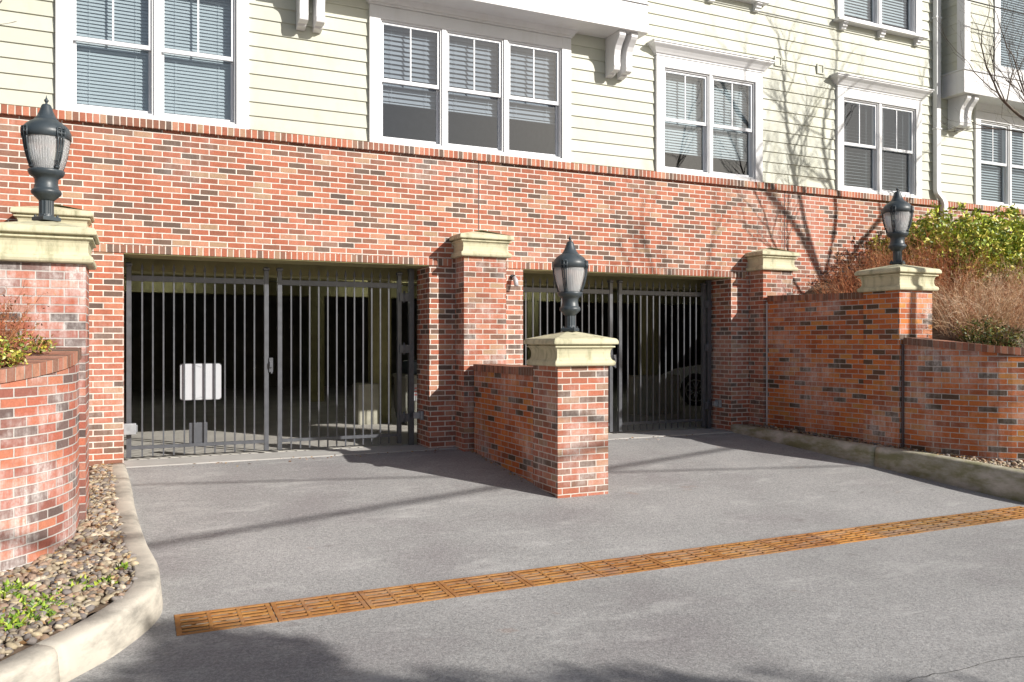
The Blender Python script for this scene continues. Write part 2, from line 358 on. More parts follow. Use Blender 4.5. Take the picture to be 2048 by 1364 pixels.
for k in range(14):
    if g0 is None: g0 = grate().build('drain_grate', M['rust'], bevel=.002); o = g0
    else: o = g0.copy(); C.objects.link(o)
    yy = DY0 + .006; o.location = (DX0 + .61*k + .003, yy, G(yy) + .003 + random.uniform(-.001, .002))
    o.rotation_euler = (math.atan((G(DY1)-G(DY0))/(DY1-DY0)), 0, random.uniform(-.003, .003))
    tag(o, 'rusty slotted grate section, ' + places[k], 'drain grate', 'rusty grates of the trench drain')

# ================================================================== CURBS
def smooth_path(pts, n=8):
    out = []; P = [Vector(p) for p in pts]; P = [P[0]*2 - P[1]] + P + [P[-1]*2 - P[-2]]
    for i in range(1, len(P)-2):
        for k in range(n):
            t = k/n; a, b_, c_, d = P[i-1], P[i], P[i+1], P[i+2]
            out.append(.5*((2*b_) + (-a+c_)*t + (2*a-5*b_+4*c_-d)*t*t + (-a+3*b_-3*c_+d)*t*t*t))
    out.append(P[-2]); return out
def curb(path, width, side, joints=()):       # path (x, y, ztop) of the outer top edge; side +1 = body to the left of travel
    path = smooth_path(path); b = MB(); rs = []; d = 0
    n = len(path)
    for i, p in enumerate(path):
        t = path[min(i+1, n-1)] - path[max(i-1, 0)]; t.z = 0; t.normalize(); nn = Vector((-t.y, t.x, 0)) * side
        zt = p.z; zb = min(G(p.y), -.02) - .15; bt = .045 if zt - G(p.y) > .1 else .02; r = .03
        prof = [(-bt, zb), (-.012, zt - r*1.2), (0.004, zt - r*.45), (.022, zt - .004), (.05, zt), (width-.02, zt), (width, zt-.015), (width, zb)]
        rs.append([Vector((p.x, p.y, 0)) + nn*o + Vector((0, 0, z)) for o, z in prof])
    b.rings(rs, smooth=True); return b
LC = [(-.09, 10.28, .03), (-.03, 9.0, .0), (.01, 7.9, -.05), (.075, 6.9, -.10), (.15, 6.25, -.15), (.115, 5.8, -.185), (-.10, 5.33, -.20), (-.36, 4.96, -.21)]
LC2 = [(-.37, 4.95, -.212), (-.70, 4.60, -.24), (-1.2, 4.33, -.27), (-2.4, 4.15, -.28), (-6, 4.1, -.28)]
ctop = lambda y: table([(4.5, -.23), (5.0, -.21), (5.8, -.185), (6.25, -.15), (6.9, -.10), (7.9, -.05), (9, 0), (10.3, .03)], y)
cl = struct(curb(LC, .155, -1).build('curb', M['concrete'])); struct(curb(LC2, .155, -1).build('curb', M['concrete']))
RC = [(8.50, 10.27, .10), (8.56, 9.4, .075), (8.66, 8.4, .045), (8.75, 7.75, .03)]
RC2 = [(8.752, 7.735, .028), (8.85, 7.0, .005), (9.0, 6.0, -.055), (9.25, 5.35, -.11), (9.9, 4.75, -.18), (11.2, 4.45, -.24), (20, 4.3, -.26)]
struct(curb(RC, .16, 1).build('curb', M['concrete_moss'])); struct(curb(RC2, .16, 1).build('curb', M['concrete_moss']))
# pale walk slab at the bottom left corner
b = MB(); b.add([(-1.30, 4.55, -.225), (-.62, 5.03, -.20), (-1.5, 5.55, -.19), (-2.4, 4.6, -.22), (-1.30, 4.55, -.33), (-.62, 5.03, -.33), (-1.5, 5.55, -.33), (-2.4, 4.6, -.33)], [(0,1,2,3),(0,1,5,4),(1,2,6,5),(2,3,7,6),(3,0,4,7)])
struct(b.build('pavement', M['walk'], bevel=.008))

# ================================================================== BEDS, BANKS
CLx, CLy, CLr = -1.61, 7.3, 1.21
def left_wall_x(y):                      # outer face of the curved wall
    if y > CLy: return -.40
    if y < CLy - CLr + .002: return -50
    return CLx + math.sqrt(max(0, CLr**2 - (CLy - y)**2))
CRx, CRy, CRr = 10.57, 7.5, 1.5
def right_wall_x(y):
    if y > CRy: return lerp(9.04, 8.90, min(1, max(0, (y - 8.2)/1.75)))
    if y < CRy - CRr + .002: return 60
    return CRx - math.sqrt(max(0, CRr**2 - (CRy - y)**2))
def path_x(path, y):
    tb = sorted([(p[1], p[0]) for p in path]); return table(tb, y)
LCI = smooth_path(LC + LC2[1:]); RCI = smooth_path(RC + RC2[1:])
def curb_out_left(y): return table(sorted([(p.y, p.x) for p in LCI]), y)
def curb_out_right(y): return table(sorted([(p.y, p.x) for p in RCI]), y)
def bedL(x, y): return ctop(y) - .028 + .012*noise.noise(Vector((x*3, y*3, 0)))
rt = lambda y: table([(4.4, -.25), (4.75, -.18), (5.35, -.11), (6, -.055), (7, .005), (7.75, .03), (8.4, .045), (9.4, .075), (10.3, .10)], y)
def bedR(x, y): return rt(y) - .03 + .06*max(0, x - curb_out_right(y) - .3)
def strip_bed(ylo, yhi, xa, xb, zf, n=60, m=8):
    b = MB()
    for i in range(n):
        y0 = lerp(ylo, yhi, i/n); y1 = lerp(ylo, yhi, (i+1)/n)
        for j in range(m):
            q = [(lerp(xa(y0), xb(y0), j/m), y0), (lerp(xa(y0), xb(y0), (j+1)/m), y0), (lerp(xa(y1), xb(y1), (j+1)/m), y1), (lerp(xa(y1), xb(y1), j/m), y1)]
            b.add([(x, y, zf(x, y)) for x, y in q], [(0,1,2,3)])
    return b
la = lambda y: max(left_wall_x(y), -3.2) - .05
lb = lambda y: curb_out_left(y) - .13 - (.10 if y < 5.6 else 0)
struct(strip_bed(4.45, 10.28, la, lb, bedL).build('pebble_bed_soil', M['soil']))
ra = lambda y: curb_out_right(y) + .12 + (.1 if y < 5.6 else 0)
rb = lambda y: min(right_wall_x(y), 13) + .05
struct(strip_bed(4.6, 10.2, ra, rb, bedR).build('pebble_bed_soil', M['soil']))
# pebbles
def ico():
    bm = bmesh.new(); bmesh.ops.create_icosphere(bm, subdivisions=2, radius=1); v = [tuple(x.co) for x in bm.verts]; f = [tuple(x.index for x in fc.verts) for fc in bm.faces]; bm.free(); return v, f
IV, IF = ico()
PC = [(.30, .25, .18), (.24, .20, .16), (.36, .30, .21), (.19, .16, .14), (.40, .33, .22), (.27, .19, .14), (.22, .20, .19), (.44, .38, .29), (.32, .22, .15), (.16, .14, .13)]
def pebbles(n, ylo, yhi, xa, xb, zf, name, lab, seed, pale=1, ok=None):
    rnd = random.Random(seed); vs_, fs_, cs_ = [], [], []; placed = 0
    for k in range(n*3):
        if placed >= n: break
        y = rnd.uniform(ylo, yhi); a, b_ = xa(y)+.06, xb(y)-.01
        wmax = .9
        if a >= b_: continue
        x = rnd.uniform(-2.2, .2) if xa is la else rnd.uniform(8.5, 11.5)
        if not (a < x < b_): continue
        if ok and not ok(x, y): continue
        placed += 1; s = rnd.uniform(.013, .031)*(1.15 if rnd.random() < .15 else 1); sx, sy, sz = s*rnd.uniform(1, 1.5), s*rnd.uniform(.75, 1.05), s*rnd.uniform(.5, .8)
        rz = rnd.uniform(0, 6.28); tilt = rnd.uniform(-.5, .5); o = len(vs_); ce, se = math.cos(rz), math.sin(rz); ct, st = math.cos(tilt), math.sin(tilt)
        z0 = zf(x, y) + rnd.uniform(.0, .03); sd = rnd.uniform(0, 99)
        for v in IV:
            q = 1 + .42*noise.noise(Vector((v[0]*1.2 + sd, v[1]*1.2, v[2]*1.2)))
            px, py, pz = v[0]*sx*q, v[1]*sy*q, v[2]*sz*q; px, pz = px*ct - pz*st, px*st + pz*ct
            vs_.append((x + px*ce - py*se, y + px*se + py*ce, z0 + pz))
        c = rnd.choice(PC); m_ = rnd.uniform(.8, 1.25)*pale; c = tuple(min(.8, q*m_) for q in c)
        for f in IF: fs_.append(tuple(o + i for i in f)); cs_.append(c)
    o = col_build(vs_, fs_, cs_, name, M['pebble'], smooth=True); o['kind'] = 'stuff'; o['label'] = lab; o['category'] = 'pebbles'
    return o
pebbles(5600, 4.5, 10.25, la, lb, bedL, 'river_pebbles', 'grey and tan river pebbles between the curved wall and the left curb', 3, 1.05)
pebbles(2000, 5.0, 10.2, ra, rb, bedR, 'river_pebbles', 'pale pebbles and litter along the foot of the right wall', 4, 1.15)

# planted banks behind the retaining walls
def bankR(x, y): return 1.14 + max(0, y - 6.3)*.12 + max(0, min(1.2, x - right_wall_x(y) - .3))*max(0, y-6.5)*.18 + .05*noise.noise(Vector((x*1.5, y*1.5, 3)))
b = MB(); N = 14
for i in range(N):
    for j in range(26):
        y0, y1 = lerp(6.12, 10.28, i/N), lerp(6.12, 10.28, (i+1)/N)
        xa0, xa1 = right_wall_x(y0) + .16, right_wall_x(y1) + .16
        q = [(lerp(xa0, 26, (j/26)**1.6), y0), (lerp(xa0, 26, ((j+1)/26)**1.6), y0), (lerp(xa1, 26, ((j+1)/26)**1.6), y1), (lerp(xa1, 26, (j/26)**1.6), y1)]
        b.add([(x, y, bankR(x, y)) for x, y in q], [(0,1,2,3)], smooth=True)
struct(b.build('planted_bank', M['soil']))
def bankL(x, y): return .98 + max(0, y - 6.3)*.16 + .04*noise.noise(Vector((x*1.5, y*1.5, 9)))
b = MB()
for i in range(N):
    for j in range(12):
        y0, y1 = lerp(6.2, 10.28, i/N), lerp(6.2, 10.28, (i+1)/N)
        xa0, xa1 = min(left_wall_x(y0), -.5) - .16, min(left_wall_x(y1), -.5) - .16
        q = [(lerp(xa0, -12, (j/12)**1.6), y0), (lerp(xa0, -12, ((j+1)/12)**1.6), y0), (lerp(xa1, -12, ((j+1)/12)**1.6), y1), (lerp(xa1, -12, (j/12)**1.6), y1)]
        b.add([(x, y, bankL(x, y)) for x, y in q], [(0,1,2,3)], smooth=True)
struct(b.build('planted_bank', M['soil']))

# ================================================================== RETAINING WALLS
def run_wall(path, thick, zb, copeh, over, root, bm_, side, stretch=1.0):
    """path: (x, y, ztop_of_coping) along the visible face; side +1: body to the left of travel"""
    n = len(path); P = [Vector(p) for p in path]; d = 0; fr_, bk, dist, cf, cb = [], [], [], [], []
    for i, p in enumerate(P):
        t = P[min(i+1, n-1)] - P[max(i-1, 0)]; t.z = 0; t.normalize(); nn = Vector((-t.y, t.x, 0))*side
        if i: d += (Vector((P[i].x, P[i].y, 0)) - Vector((P[i-1].x, P[i-1].y, 0))).length
        dist.append(d); fr_.append(Vector((p.x, p.y, 0))); bk.append(Vector((p.x, p.y, 0)) + nn*thick)
        cf.append(Vector((p.x, p.y, 0)) - nn*over); cb.append(Vector((p.x, p.y, 0)) + nn*(thick + over))
    b = MB(); c = MB()
    def at(v, z): return (v.x, v.y, z)
    for i in range(n-1):
        z0, z1 = P[i].z - copeh, P[i+1].z - copeh; u0, u1 = dist[i], dist[i+1]
        b.add([at(fr_[i], zb), at(fr_[i+1], zb), at(fr_[i+1], z1), at(fr_[i], z0)], [(0,1,2,3)], [[(u0,zb),(u1,zb),(u1,z1),(u0,z0)]])
        b.add([at(bk[i], zb), at(bk[i+1], zb), at(bk[i+1], z1), at(bk[i], z0)], [(0,1,2,3)], [[(u0,zb),(u1,zb),(u1,z1),(u0,z0)]])
        c0, c1 = P[i].z, P[i+1].z
        c.add([at(cf[i], z0), at(cf[i+1], z1), at(cf[i+1], c1), at(cf[i], c0)], [(0,1,2,3)], [[(u0,.4),(u1,.4),(u1,.49),(u0,.49)]])
        c.add([at(cf[i], c0), at(cf[i+1], c1), at(cb[i+1], c1), at(cb[i], c0)], [(0,1,2,3)], [[(u0,.49),(u1,.49),(u1,.9),(u0,.9)]])
        c.add([at(cb[i], z0), at(cb[i+1], z1), at(cb[i+1], c1), at(cb[i], c0)], [(0,1,2,3)], [[(u0,.4),(u1,.4),(u1,.49),(u0,.49)]])
        c.add([at(cf[i], z0), at(cf[i+1], z1), at(cb[i+1], z1), at(cb[i], z0)], [(0,1,2,3)], [[(u0,.4),(u1,.4),(u1,.8),(u0,.8)]])
    for i in (0, n-1):
        z0 = P[i].z - copeh
        b.add([at(fr_[i], zb), at(bk[i], zb), at(bk[i], z0), at(fr_[i], z0)], [(0,1,2,3)])
        c.add([at(cf[i], z0), at(cb[i], z0), at(cb[i], P[i].z), at(cf[i], P[i].z)], [(0,1,2,3)], [[(0,.4),(.3,.4),(.3,.49),(0,.49)]])
    b.build('wall_body', bm_, root, world=True, fix=False); c.build('coping', M['coping'], root, world=True, fix=False)
rw = thing('retaining_wall', 'low brick wall between the two driveway gates, behind the middle pillar', 'wall', (4.2, 9, 0))
run_wall([(4.035, 8.16, 1.10), (4.03, 9.0, 1.10), (4.025, 9.93, 1.10)], .34, -.4, .088, .012, rw, M['brick_shade_orange'], -1)
rw = thing('retaining_wall', 'tall orange brick wall right of the driveway, under the reddish shrub', 'wall', (9.0, 9, 0))
run_wall([(9.05, 8.18, 2.065), (8.985, 9.0, 2.08), (8.925, 9.93, 2.10)], .34, -.3, .088, .012, rw, M['brick_shade_orange'], -1)
b = MB(); b.box(8.905, 8.925, 9.93, 9.945, -.1, 2.0); b.build('expansion_joint', M['caulk'], rw, world=True)
rw = thing('retaining_wall', 'low curved brick wall at the right edge, below the dry brown shrub', 'wall', (9.4, 6.8, 0))
pts = [(9.075, 7.57, 1.445)]
for k in range(0, 19):
    a = R(180 + k*5); pts.append((CRx + CRr*math.cos(a), CRy - .02 + CRr*math.sin(a), lerp(1.44, 1.22, k/18)))
pts += [(CRx + k, CRy - CRr - .02, 1.22 - .02*k) for k in (1, 3, 6, 12)]
run_wall(pts, .30, -.35, .088, .015, rw, M['brick_shade_orange'], 1)
b = MB(); b.box(9.045, 9.07, 7.57, 7.585, -.1, 1.36); b.build('expansion_joint', M['caulk_dark'], rw, world=True)
rw = thing('retaining_wall', 'curved brick wall with white salt bloom at the left edge', 'wall', (-.6, 6.8, 0))
pts = [(-.40, 7.60, 1.345)]
for k in range(0, 19):
    a = R(-k*5); pts.append((CLx + CLr*math.cos(a), CLy + CLr*math.sin(a), lerp(1.335, 1.10, k/18)))
pts += [(CLx - k, CLy - CLr, 1.10 - .02*k) for k in (1, 3, 8)]
run_wall(pts, .34, -.4, .09, .015, rw, M['brick_left'], -1)
rw = thing('retaining_wall', 'brick wall hidden behind the left lamp pillar', 'wall', (-.7, 9, 0))
run_wall([(-.53, 8.2, 2.05), (-.51, 9.93, 2.08)], .3, -.2, .088, .01, rw, M['brick_pier'], 1)

# ================================================================== PILLARS AND LAMPS
CAPP = [(.0, 0), (.045, .0), (.056, .012), (.060, .032), (.054, .052), (.036, .063), (.028, .070), (.020, .090), (.017, .13), (.022, .165), (.033, .188), (.042, .196), (.056, .196), (.056, .211), (.034, .213), (.034, .226), (.076, .228), (.083, .236), (.083, .252), (.078, .274), (.062, .290), (-.285, .375)]
def cap_mesh(x0, x1, y0, y1, z, k=1.0):
    b = MB(); b.rect_loft(x0, x1, y0, y1, [(o*k if o > 0 else o, z + h) for o, h in CAPP]); return b
def pillar(cx, cy, zb, zt, label, mat, sx=.305, sy=.29):
    t = thing('brick_pillar', label, 'pillar', (cx, cy, zb), 'brick pillars carrying lamps')
    b = MB(); b.box(cx-sx, cx+sx, cy-sy, cy+sy, zb-.2, zt); b.build('shaft', mat, t, world=True)
    o = cap_mesh(cx-sx, cx+sx, cy-sy, cy+sy, zt + .002).build('cap', M['cast'], t, world=True, bevel=.004)
    return t
pillar(4.315, 7.87, -.24, 1.134, 'brick pillar with a lamp in the middle of the driveway, shortest of the three', M['brick_pier'])
pillar(-.66, 7.885, 0, 2.03, 'whitened brick pillar with a lamp at the left edge', M['brick_left'])
pillar(9.33, 7.89, 0, 2.06, 'brick pillar with a lamp on the right, above the brown shrubs', M['brick_shade_orange'])

def lamp_proto():
    t = thing('post_lamp', '', 'lamp', (0, 0, 0), 'lamps on the brick pillars')
    q = .00119
    def L(y): return (920 - y)*q
    b = MB(); b.rect_loft(-.078, .078, -.078, .078, [(0, 0), (0, .028), (-.006, .034)])
    for sx in (-1, 1):
        for sy in (-1, 1): b.lathe([(.011, .034), (.011, .046), (.004, .052)], sx*.058, sy*.058, 8)
    b.build('base_plate', M['lamp'], t, bevel=.003)
    b = MB(); n = 48; rs = []
    for r, z in ((.062, .03), (.058, .045), (.056, .06), (.056, .165), (.058, .172)):
        rs.append([((r*(1 - (.06 if k % 4 < 2 and .05 < z < .17 else 0)))*math.cos(2*math.pi*k/n), (r*(1 - (.06 if k % 4 < 2 and .05 < z < .17 else 0)))*math.sin(2*math.pi*k/n), z) for k in range(n)])
    b.rings(rs)
    b.lathe([(.058, .17), (.066, L(770)), (.095, L(745)), (.112, L(730)), (.115, L(718)), (.110, L(705)), (.097, L(698)), (.092, L(690)), (.090, L(672)), (.086, L(664)), (.088, L(630)), (.096, L(618)), (.118, L(606)), (.128, L(598)), (.133, L(588)), (.137, L(580)), (.137, L(566)), (.122, L(562))])
    b.build('post', M['lamp'], t)
    b = MB(); prof = [(.116, L(562)), (.124, L(545)), (.140, L(505)), (.155, L(460)), (.167, L(410)), (.174, L(370)), (.176, L(338))]
    b.lathe(prof, n=64, caps=False); b.lathe([(r-.006, z) for r, z in prof], n=64, caps=False); b.build('globe', M['globe'], t)
    b = MB(); b.lathe([(.02, .42), (.05, .45), (.085, .47), (.09, .50), (.05, .52)]); b.lathe([(.022, .45), (.028, .56), (.02, .62)]); b.build('bulb', M['white_sign'], t)
    b = MB(); b.lathe([(.172, L(346)), (.186, L(344)), (.187, L(300)), (.182, L(290)), (.172, L(270)), (.150, L(248)), (.120, L(228)), (.096, L(216)), (.090, L(212)), (.088, L(205)), (.078, L(198)), (.064, L(175)), (.050, L(145)), (.040, L(118)), (.034, L(106)), (.030, L(102))], n=40); b.build('dome', M['lamp'], t)
    b = MB(); b.lathe([(.012, L(103)), (.008, L(92)), (.010, L(86)), (.017, L(78)), (.018, L(70)), (.009, L(62)), (.004, L(50)), (.001, L(36))], n=12); b.build('finial', M['lamp'], t)
    for k in range(4):
        a0 = math.pi/2*k; s = MB()
        def P(r, off, z):
            a = a0 + off/r; return (r*math.cos(a), r*math.sin(a), z)
        for off in (-.026, 0, .026):
            s.tube([P(r + .014, off*(.55 + .45*(z - .43)/.27), z) for r, z in [(.176, L(352))] + prof[::-1]], .0072, 5)
        s.tube([P(.190, -.030, L(300)), P(.190, .030, L(300))], .006, 5); s.tube([P(.190, -.030, L(350)), P(.190, .030, L(350))], .006, 5)
        s.tube([P(.178, -.022, L(450)), P(.178, .022, L(450))], .005, 5); s.tube([P(.142, -.018, L(552)), P(.142, .018, L(552))], .006, 5)
        for off in (-.033, 0, .033): s.tube([P(.192, off, L(352)), P(.194, off, L(322)), P(.192, off, L(286))], .0075, 5)
        s.tube([P(.194, -.033, L(322)), P(.194, .033, L(322))], .0075, 5); s.tube([P(.192, -.033, L(286)), P(.192, .033, L(286))], .0075, 5)
        s.build('cage_strap', M['lamp'], t)
    return t
lp = lamp_proto()
def place_lamp(cx, cy, z, front_deg, label, first=False):
    o = lp if first else copy_tree(lp)
    o.location = (cx, cy, z); d = math.atan2(-cy, -cx); o.rotation_euler = (0, 0, d + R(front_deg)); o['label'] = label
CT = .373
place_lamp(4.315, 7.87, 1.134 + CT, -20, 'dark metal lamp on the short middle pillar of the driveway', True)
place_lamp(-.66, 7.885, 2.03 + CT, 34, 'dark metal lamp on the left pillar, largest in view')
place_lamp(9.33, 7.89, 2.06 + CT, -17, 'dark metal lamp on the right pillar, in front of the shrubs')

# ================================================================== BUILDING
YF = 10.30; YS = 10.345
bd = thing('apartment_building', 'apartment building with cream siding above a red brick garage base', 'building', (4.2, 10.3, 0))
def bpart(b, name, mat, parent=None, **k): return b.build(name, mat, parent or bd, world=True, **k)
XL, XR = -9.0, 22.0
O1 = (-.10, 3.54); O2 = (4.906, 8.52); LZ = 2.40; RL = 2.49; BZ = 3.83; TZ = 3.925
b = MB(); T = .52
for x0, x1 in ((XL, O1[0]), (O1[1], O2[0]), (O2[1], XR)): b.box(x0, x1, YF, YF+T, -.4, RL)
b.box(XL, XR, YF, YF+T, RL + .0001, BZ)
bpart(b, 'brick_base', M['brick'])
b = MB()       # rowlock lintels slightly proud, then the sill course
def rowlock(b, x0, x1, y, z0, z1, dep=.1):
    b.add([(x0,y,z0),(x1,y,z0),(x1,y,z1),(x0,y,z1)], [(0,1,2,3)], [[(x0,.4),(x1,.4),(x1,.49),(x0,.49)]])
    b.add([(x0,y,z1),(x1,y,z1),(x1,y+dep,z1),(x0,y+dep,z1)], [(0,1,2,3)], [[(x0,.49),(x1,.49),(x1,.6),(x0,.6)]])
    b.add([(x0,y,z0),(x0,y+dep,z0),(x1,y+dep,z0),(x1,y,z0)], [(0,1,2,3)], [[(x0,.4),(x0,.5),(x1,.5),(x1,.4)]])
    for x in (x0, x1): b.add([(x,y,z0),(x,y+dep,z0),(x,y+dep,z1),(x,y,z1)], [(0,1,2,3)], [[(x,.4),(x+.09,.4),(x+.09,.49),(x,.49)]])
rowlock(b, -.47, 3.86, YF-.012, LZ, RL); rowlock(b, 4.54, 8.80, YF-.012, LZ, RL)
bpart(b, 'rowlock_lintel', M['rowlock'], fix=False)
b = MB(); rowlock(b, XL, XR, YF-.055, BZ, TZ, .15); bpart(b, 'sill_course', M['rowlock'], fix=False)
# steel plates under the lintels and joints
b = MB()
for x0, x1 in (O1, O2): b.box(x0+.001, x1-.001, YF+.002, YF+T-.002, LZ-.012, LZ-.001)
bpart(b, 'lintel_plate', M['beam'])
for _x in (4.235, 9.60):
    b = MB(); b.box(_x, _x+.012, YF-.003, YF, 2.9 if _x < 5 else 2.3, BZ-.001); bpart(b, 'expansion_joint', M['caulk_dark'])
# pilasters with caps
for x0 in (3.90, 8.87, -1.075):
    b = MB(); b.box(x0, x0+.60, YF-.33, YF-.001, -.3, 2.50); pl = bpart(b, 'pilaster', M['brick_pier'])
    cap_mesh(x0, x0+.60, YF-.33, YF+.1, 2.502).build('cap', M['cast'], pl, bevel=.004); pl.children[0].location = (-4.2, -10.3, 0)
# garage interior
b = MB(); b.box(-4, 20, YF+T, 26, -.3, -.014); bpart(b, 'garage_floor', M['floor'])
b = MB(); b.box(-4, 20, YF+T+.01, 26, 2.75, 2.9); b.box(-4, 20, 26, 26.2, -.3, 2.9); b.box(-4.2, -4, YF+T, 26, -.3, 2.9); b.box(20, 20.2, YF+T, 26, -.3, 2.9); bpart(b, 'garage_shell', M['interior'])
b = MB(); b.box(-4, 20, 11.25, 11.65, 2.27, 2.749); b.box(-4, 20, 15.3, 15.8, 2.52, 2.749); b.box(-4, 20, 19.3, 19.8, 2.45, 2.749); bpart(b, 'garage_beam', M['beam'])
for x, y in ((3.9, 14.0), (9.5, 14.0), (15.1, 14.0), (-1.7, 14.0), (3.9, 19.5), (9.5, 19.5)):
    b = MB(); b.box(x-.16, x+.16, y-.16, y+.16, -.02, 2.75); bpart(b, 'garage_column', M['beam'])

# lit tube lamps on the garage ceiling
m, n, p = new_mat('tube_lit'); M['tube'] = m; p.inputs['Emission Color'].default_value = (1, 1, .86, 1); p.inputs['Emission Strength'].default_value = 9
tl = None
for k, (x, y, lab) in enumerate(((-.07, 18.7, 'lit ceiling tube seen at the top left of the left gate'), (4.4, 18.7, 'lit ceiling tube seen at the top right of the left gate'), (8.75, 18.7, 'lit ceiling tube seen at the top of the right gate'), (10.6, 16.6, 'lit ceiling tube above the parked car'), (3.6, 15.0, 'lit ceiling tube hidden above the column by the left gate'))):
    if tl is None:
        t = tl = thing('ceiling_light', lab, 'ceiling light', (0, 0, 0), 'tube lights in the garage')
        b = MB(); b.box(0, 1.36, -.06, .06, .05, .10); b.build('housing', M['white'], t)
        b = MB(); b.tube([(.03, 0, .03), (1.33, 0, .03)], .018, 8); b.build('tube', M['tube'], t)
    else: t = copy_tree(tl); t['label'] = lab
    t.location = (x, y, 2.64)
# ---- windows
WINS = []     # outer rectangles for the siding
def window(x0, x1, z0, z1, units, bmat='blind', trim=.145, head=.16, cornice=True, blind=('full',), sill=False, drop=0.0, y=YS, lower_cut=None, zclip=None):
    """x0..x1 outer trim; glass openings between"""
    yo = y - YS
    e = bpy.data.objects.new('window', None); C.objects.link(e); e.parent = bd; e.empty_display_size = .1
    cx = (x0+x1)/2; e.location = (cx-4.2, YS+yo-10.3, z0)
    def wp(b, name, mat, **k):
        return b.build(name, mat, e, world=True, **k)
    F = YF - .012 + yo
    b = MB(); xi0, xi1 = x0 + trim, x1 - trim; zt = z1
    b.box(x0, xi0, F, YS+.1+yo, z0, zt); b.box(xi1, x1, F, YS+.1+yo, z0, zt); b.box(xi0, xi1, F+.001, YS+.1+yo, zt-head, zt-.001)
    b.box(xi0, xi1, F+.004, YS+.1+yo, z0, z0+.055)
    wp(b, 'casing', M['white'], bevel=.003)
    if cornice:
        b = MB(); b.rect_loft(x0, x1, F+.002, YS+.05+yo, [(0, zt+.002), (.012, zt+.004), (.014, zt+.030), (.03, zt+.034), (.045, zt+.06), (.075, zt+.10), (.11, zt+.13), (.125, zt+.145), (.125, zt+.165), (.14, zt+.167), (.14, zt+.185)])
        wp(b, 'cornice', M['white'])
    if sill:
        b = MB(); b.box(x0-.06, x1+.06, F-.09, YS+yo, z0-.045, z0-.001); wp(b, 'sill', M['white'], bevel=.004)
        for k in range(3):
            xx = lerp(x0+.12, x1-.12, k/2); b = MB()
            b.prism_x([(YS+yo, z0-.047), (F-.07, z0-.047), (F-.07, z0-.08), (F-.05, z0-.085), (F-.05, z0-.12), (F-.02, z0-.13), (F-.02, z0-.16), (YS+yo, z0-.17)], xx-.05, xx+.05); wp(b, 'sill_bracket', M['white'])
    zi0, zi1 = z0 + .055, zt - head; n = units; mull = .058; wu = (xi1 - xi0 - mull*(n-1)) / n
    fb = MB(); ub = MB(); lb_ = MB(); gb = MB()
    for k in range(n):
        a = xi0 + k*(wu + mull); c_ = a + wu
        if k: fb.box(a-mull, a, F+.012, YS+.1+yo, zi0, zi1)
        s = .022; yf = F + .028                       # vinyl frame
        fb.box(a, a+s, yf, YS+.1+yo, zi0, zi1); fb.box(c_-s, c_, yf, YS+.1+yo, zi0, zi1); fb.box(a+s, c_-s, yf, YS+.1+yo, zi1-s, zi1); fb.box(a+s, c_-s, yf, YS+.1+yo, zi0, zi0+s)
        A, B = a+s+.002, c_-s-.002; zm = (zi0+zi1)/2; z_0, z_1 = zi0+s+.002, zi1-s-.002; st = .030
        yu = F + .05; ub.box(A, A+st, yu, yu+.035, zm-.02, z_1); ub.box(B-st, B, yu, yu+.035, zm-.02, z_1); ub.box(A+st, B-st, yu, yu+.035, z_1-st, z_1); ub.box(A+st, B-st, yu-.004, yu+.035, zm-.02, zm+.028)
        ub.box((A+B)/2-.010, (A+B)/2+.010, yu+.010, yu+.022, zm+.028, z_1-st)
        yl = yu + .040; lb_.box(A, A+st, yl, yl+.03, z_0, zm-.021); lb_.box(B-st, B, yl, yl+.03, z_0, zm-.021); lb_.box(A+st, B-st, yl, yl+.03, z_0, z_0+st*1.3)
        gb.add([(A+st, yu+.018, zm+.028), (B-st, yu+.018, zm+.028), (B-st, yu+.018, z_1-st), (A+st, yu+.018, z_1-st)], [(0,1,2,3)])
        gb.add([(A+st, yl+.016, z_0+st*1.3), (B-st, yl+.016, z_0+st*1.3), (B-st, yl+.016, zm-.021), (A+st, yl+.016, zm-.021)], [(0,1,2,3)])
        mode, frac, tilt, sp = blind
        zb_ = z_1 - (z_1 - z_0)*frac; bb = MB(); z = z_1 - .02; yb = YS + .115 + yo + .0
        hw = sp*.62
        while z > zb_:
            dy, dz = hw*math.cos(tilt), hw*math.sin(tilt)
            bb.add([(A+.015, yb-dy, z-dz), (B-.015, yb-dy, z-dz), (B-.015, yb+dy, z+dz), (A+.015, yb+dy, z+dz)], [(0,1,2,3)])
            z -= sp
        bb.box(A+.012, B-.012, yb-.012, yb+.012, zb_-.02, zb_-.002)
        for xx in (lerp(A, B, .2), lerp(A, B, .8)): bb.box(xx-.0015, xx+.0015, yb-hw-.004, yb-hw-.002, zb_, z_1)
        o = wp(bb, 'blind', M[bmat], fix=False)
    wp(fb, 'frame', M['white'], bevel=.002); o = ub.build('sash', M['sash'], e, world=True, bevel=.002); lb_.build('sash', M['sash'], e, world=True, bevel=.002)
    wp(gb, 'pane', M['glass'], fix=False)
    WINS.append((x0, x1, z0, z1 + (.03 if cornice else 0)))
    return e
WB = TZ + .005; WT = 5.70
FULL = ('full', 1.0, 1.15, .040); P_ = ('part', .62, 1.05, .050)
window(-.775, 1.262, WB, WT, 2, blind=FULL)
window(2.735, 5.66, WB, WT, 3, bmat='blind_grey', blind=('part', .66, 1.1, .062))
window(7.114, 9.148, WB, WT-.02, 2, blind=('part', .80, 1.1, .042))
window(10.76, 12.785, WB, WT-.02, 2, blind=('full', 1.0, .35, .055))
window(14.21, 16.22, WB, WT-.02, 2, blind=('full', 1.0, .8, .05))
window(-4.6, -2.6, WB, WT, 2, blind=FULL)
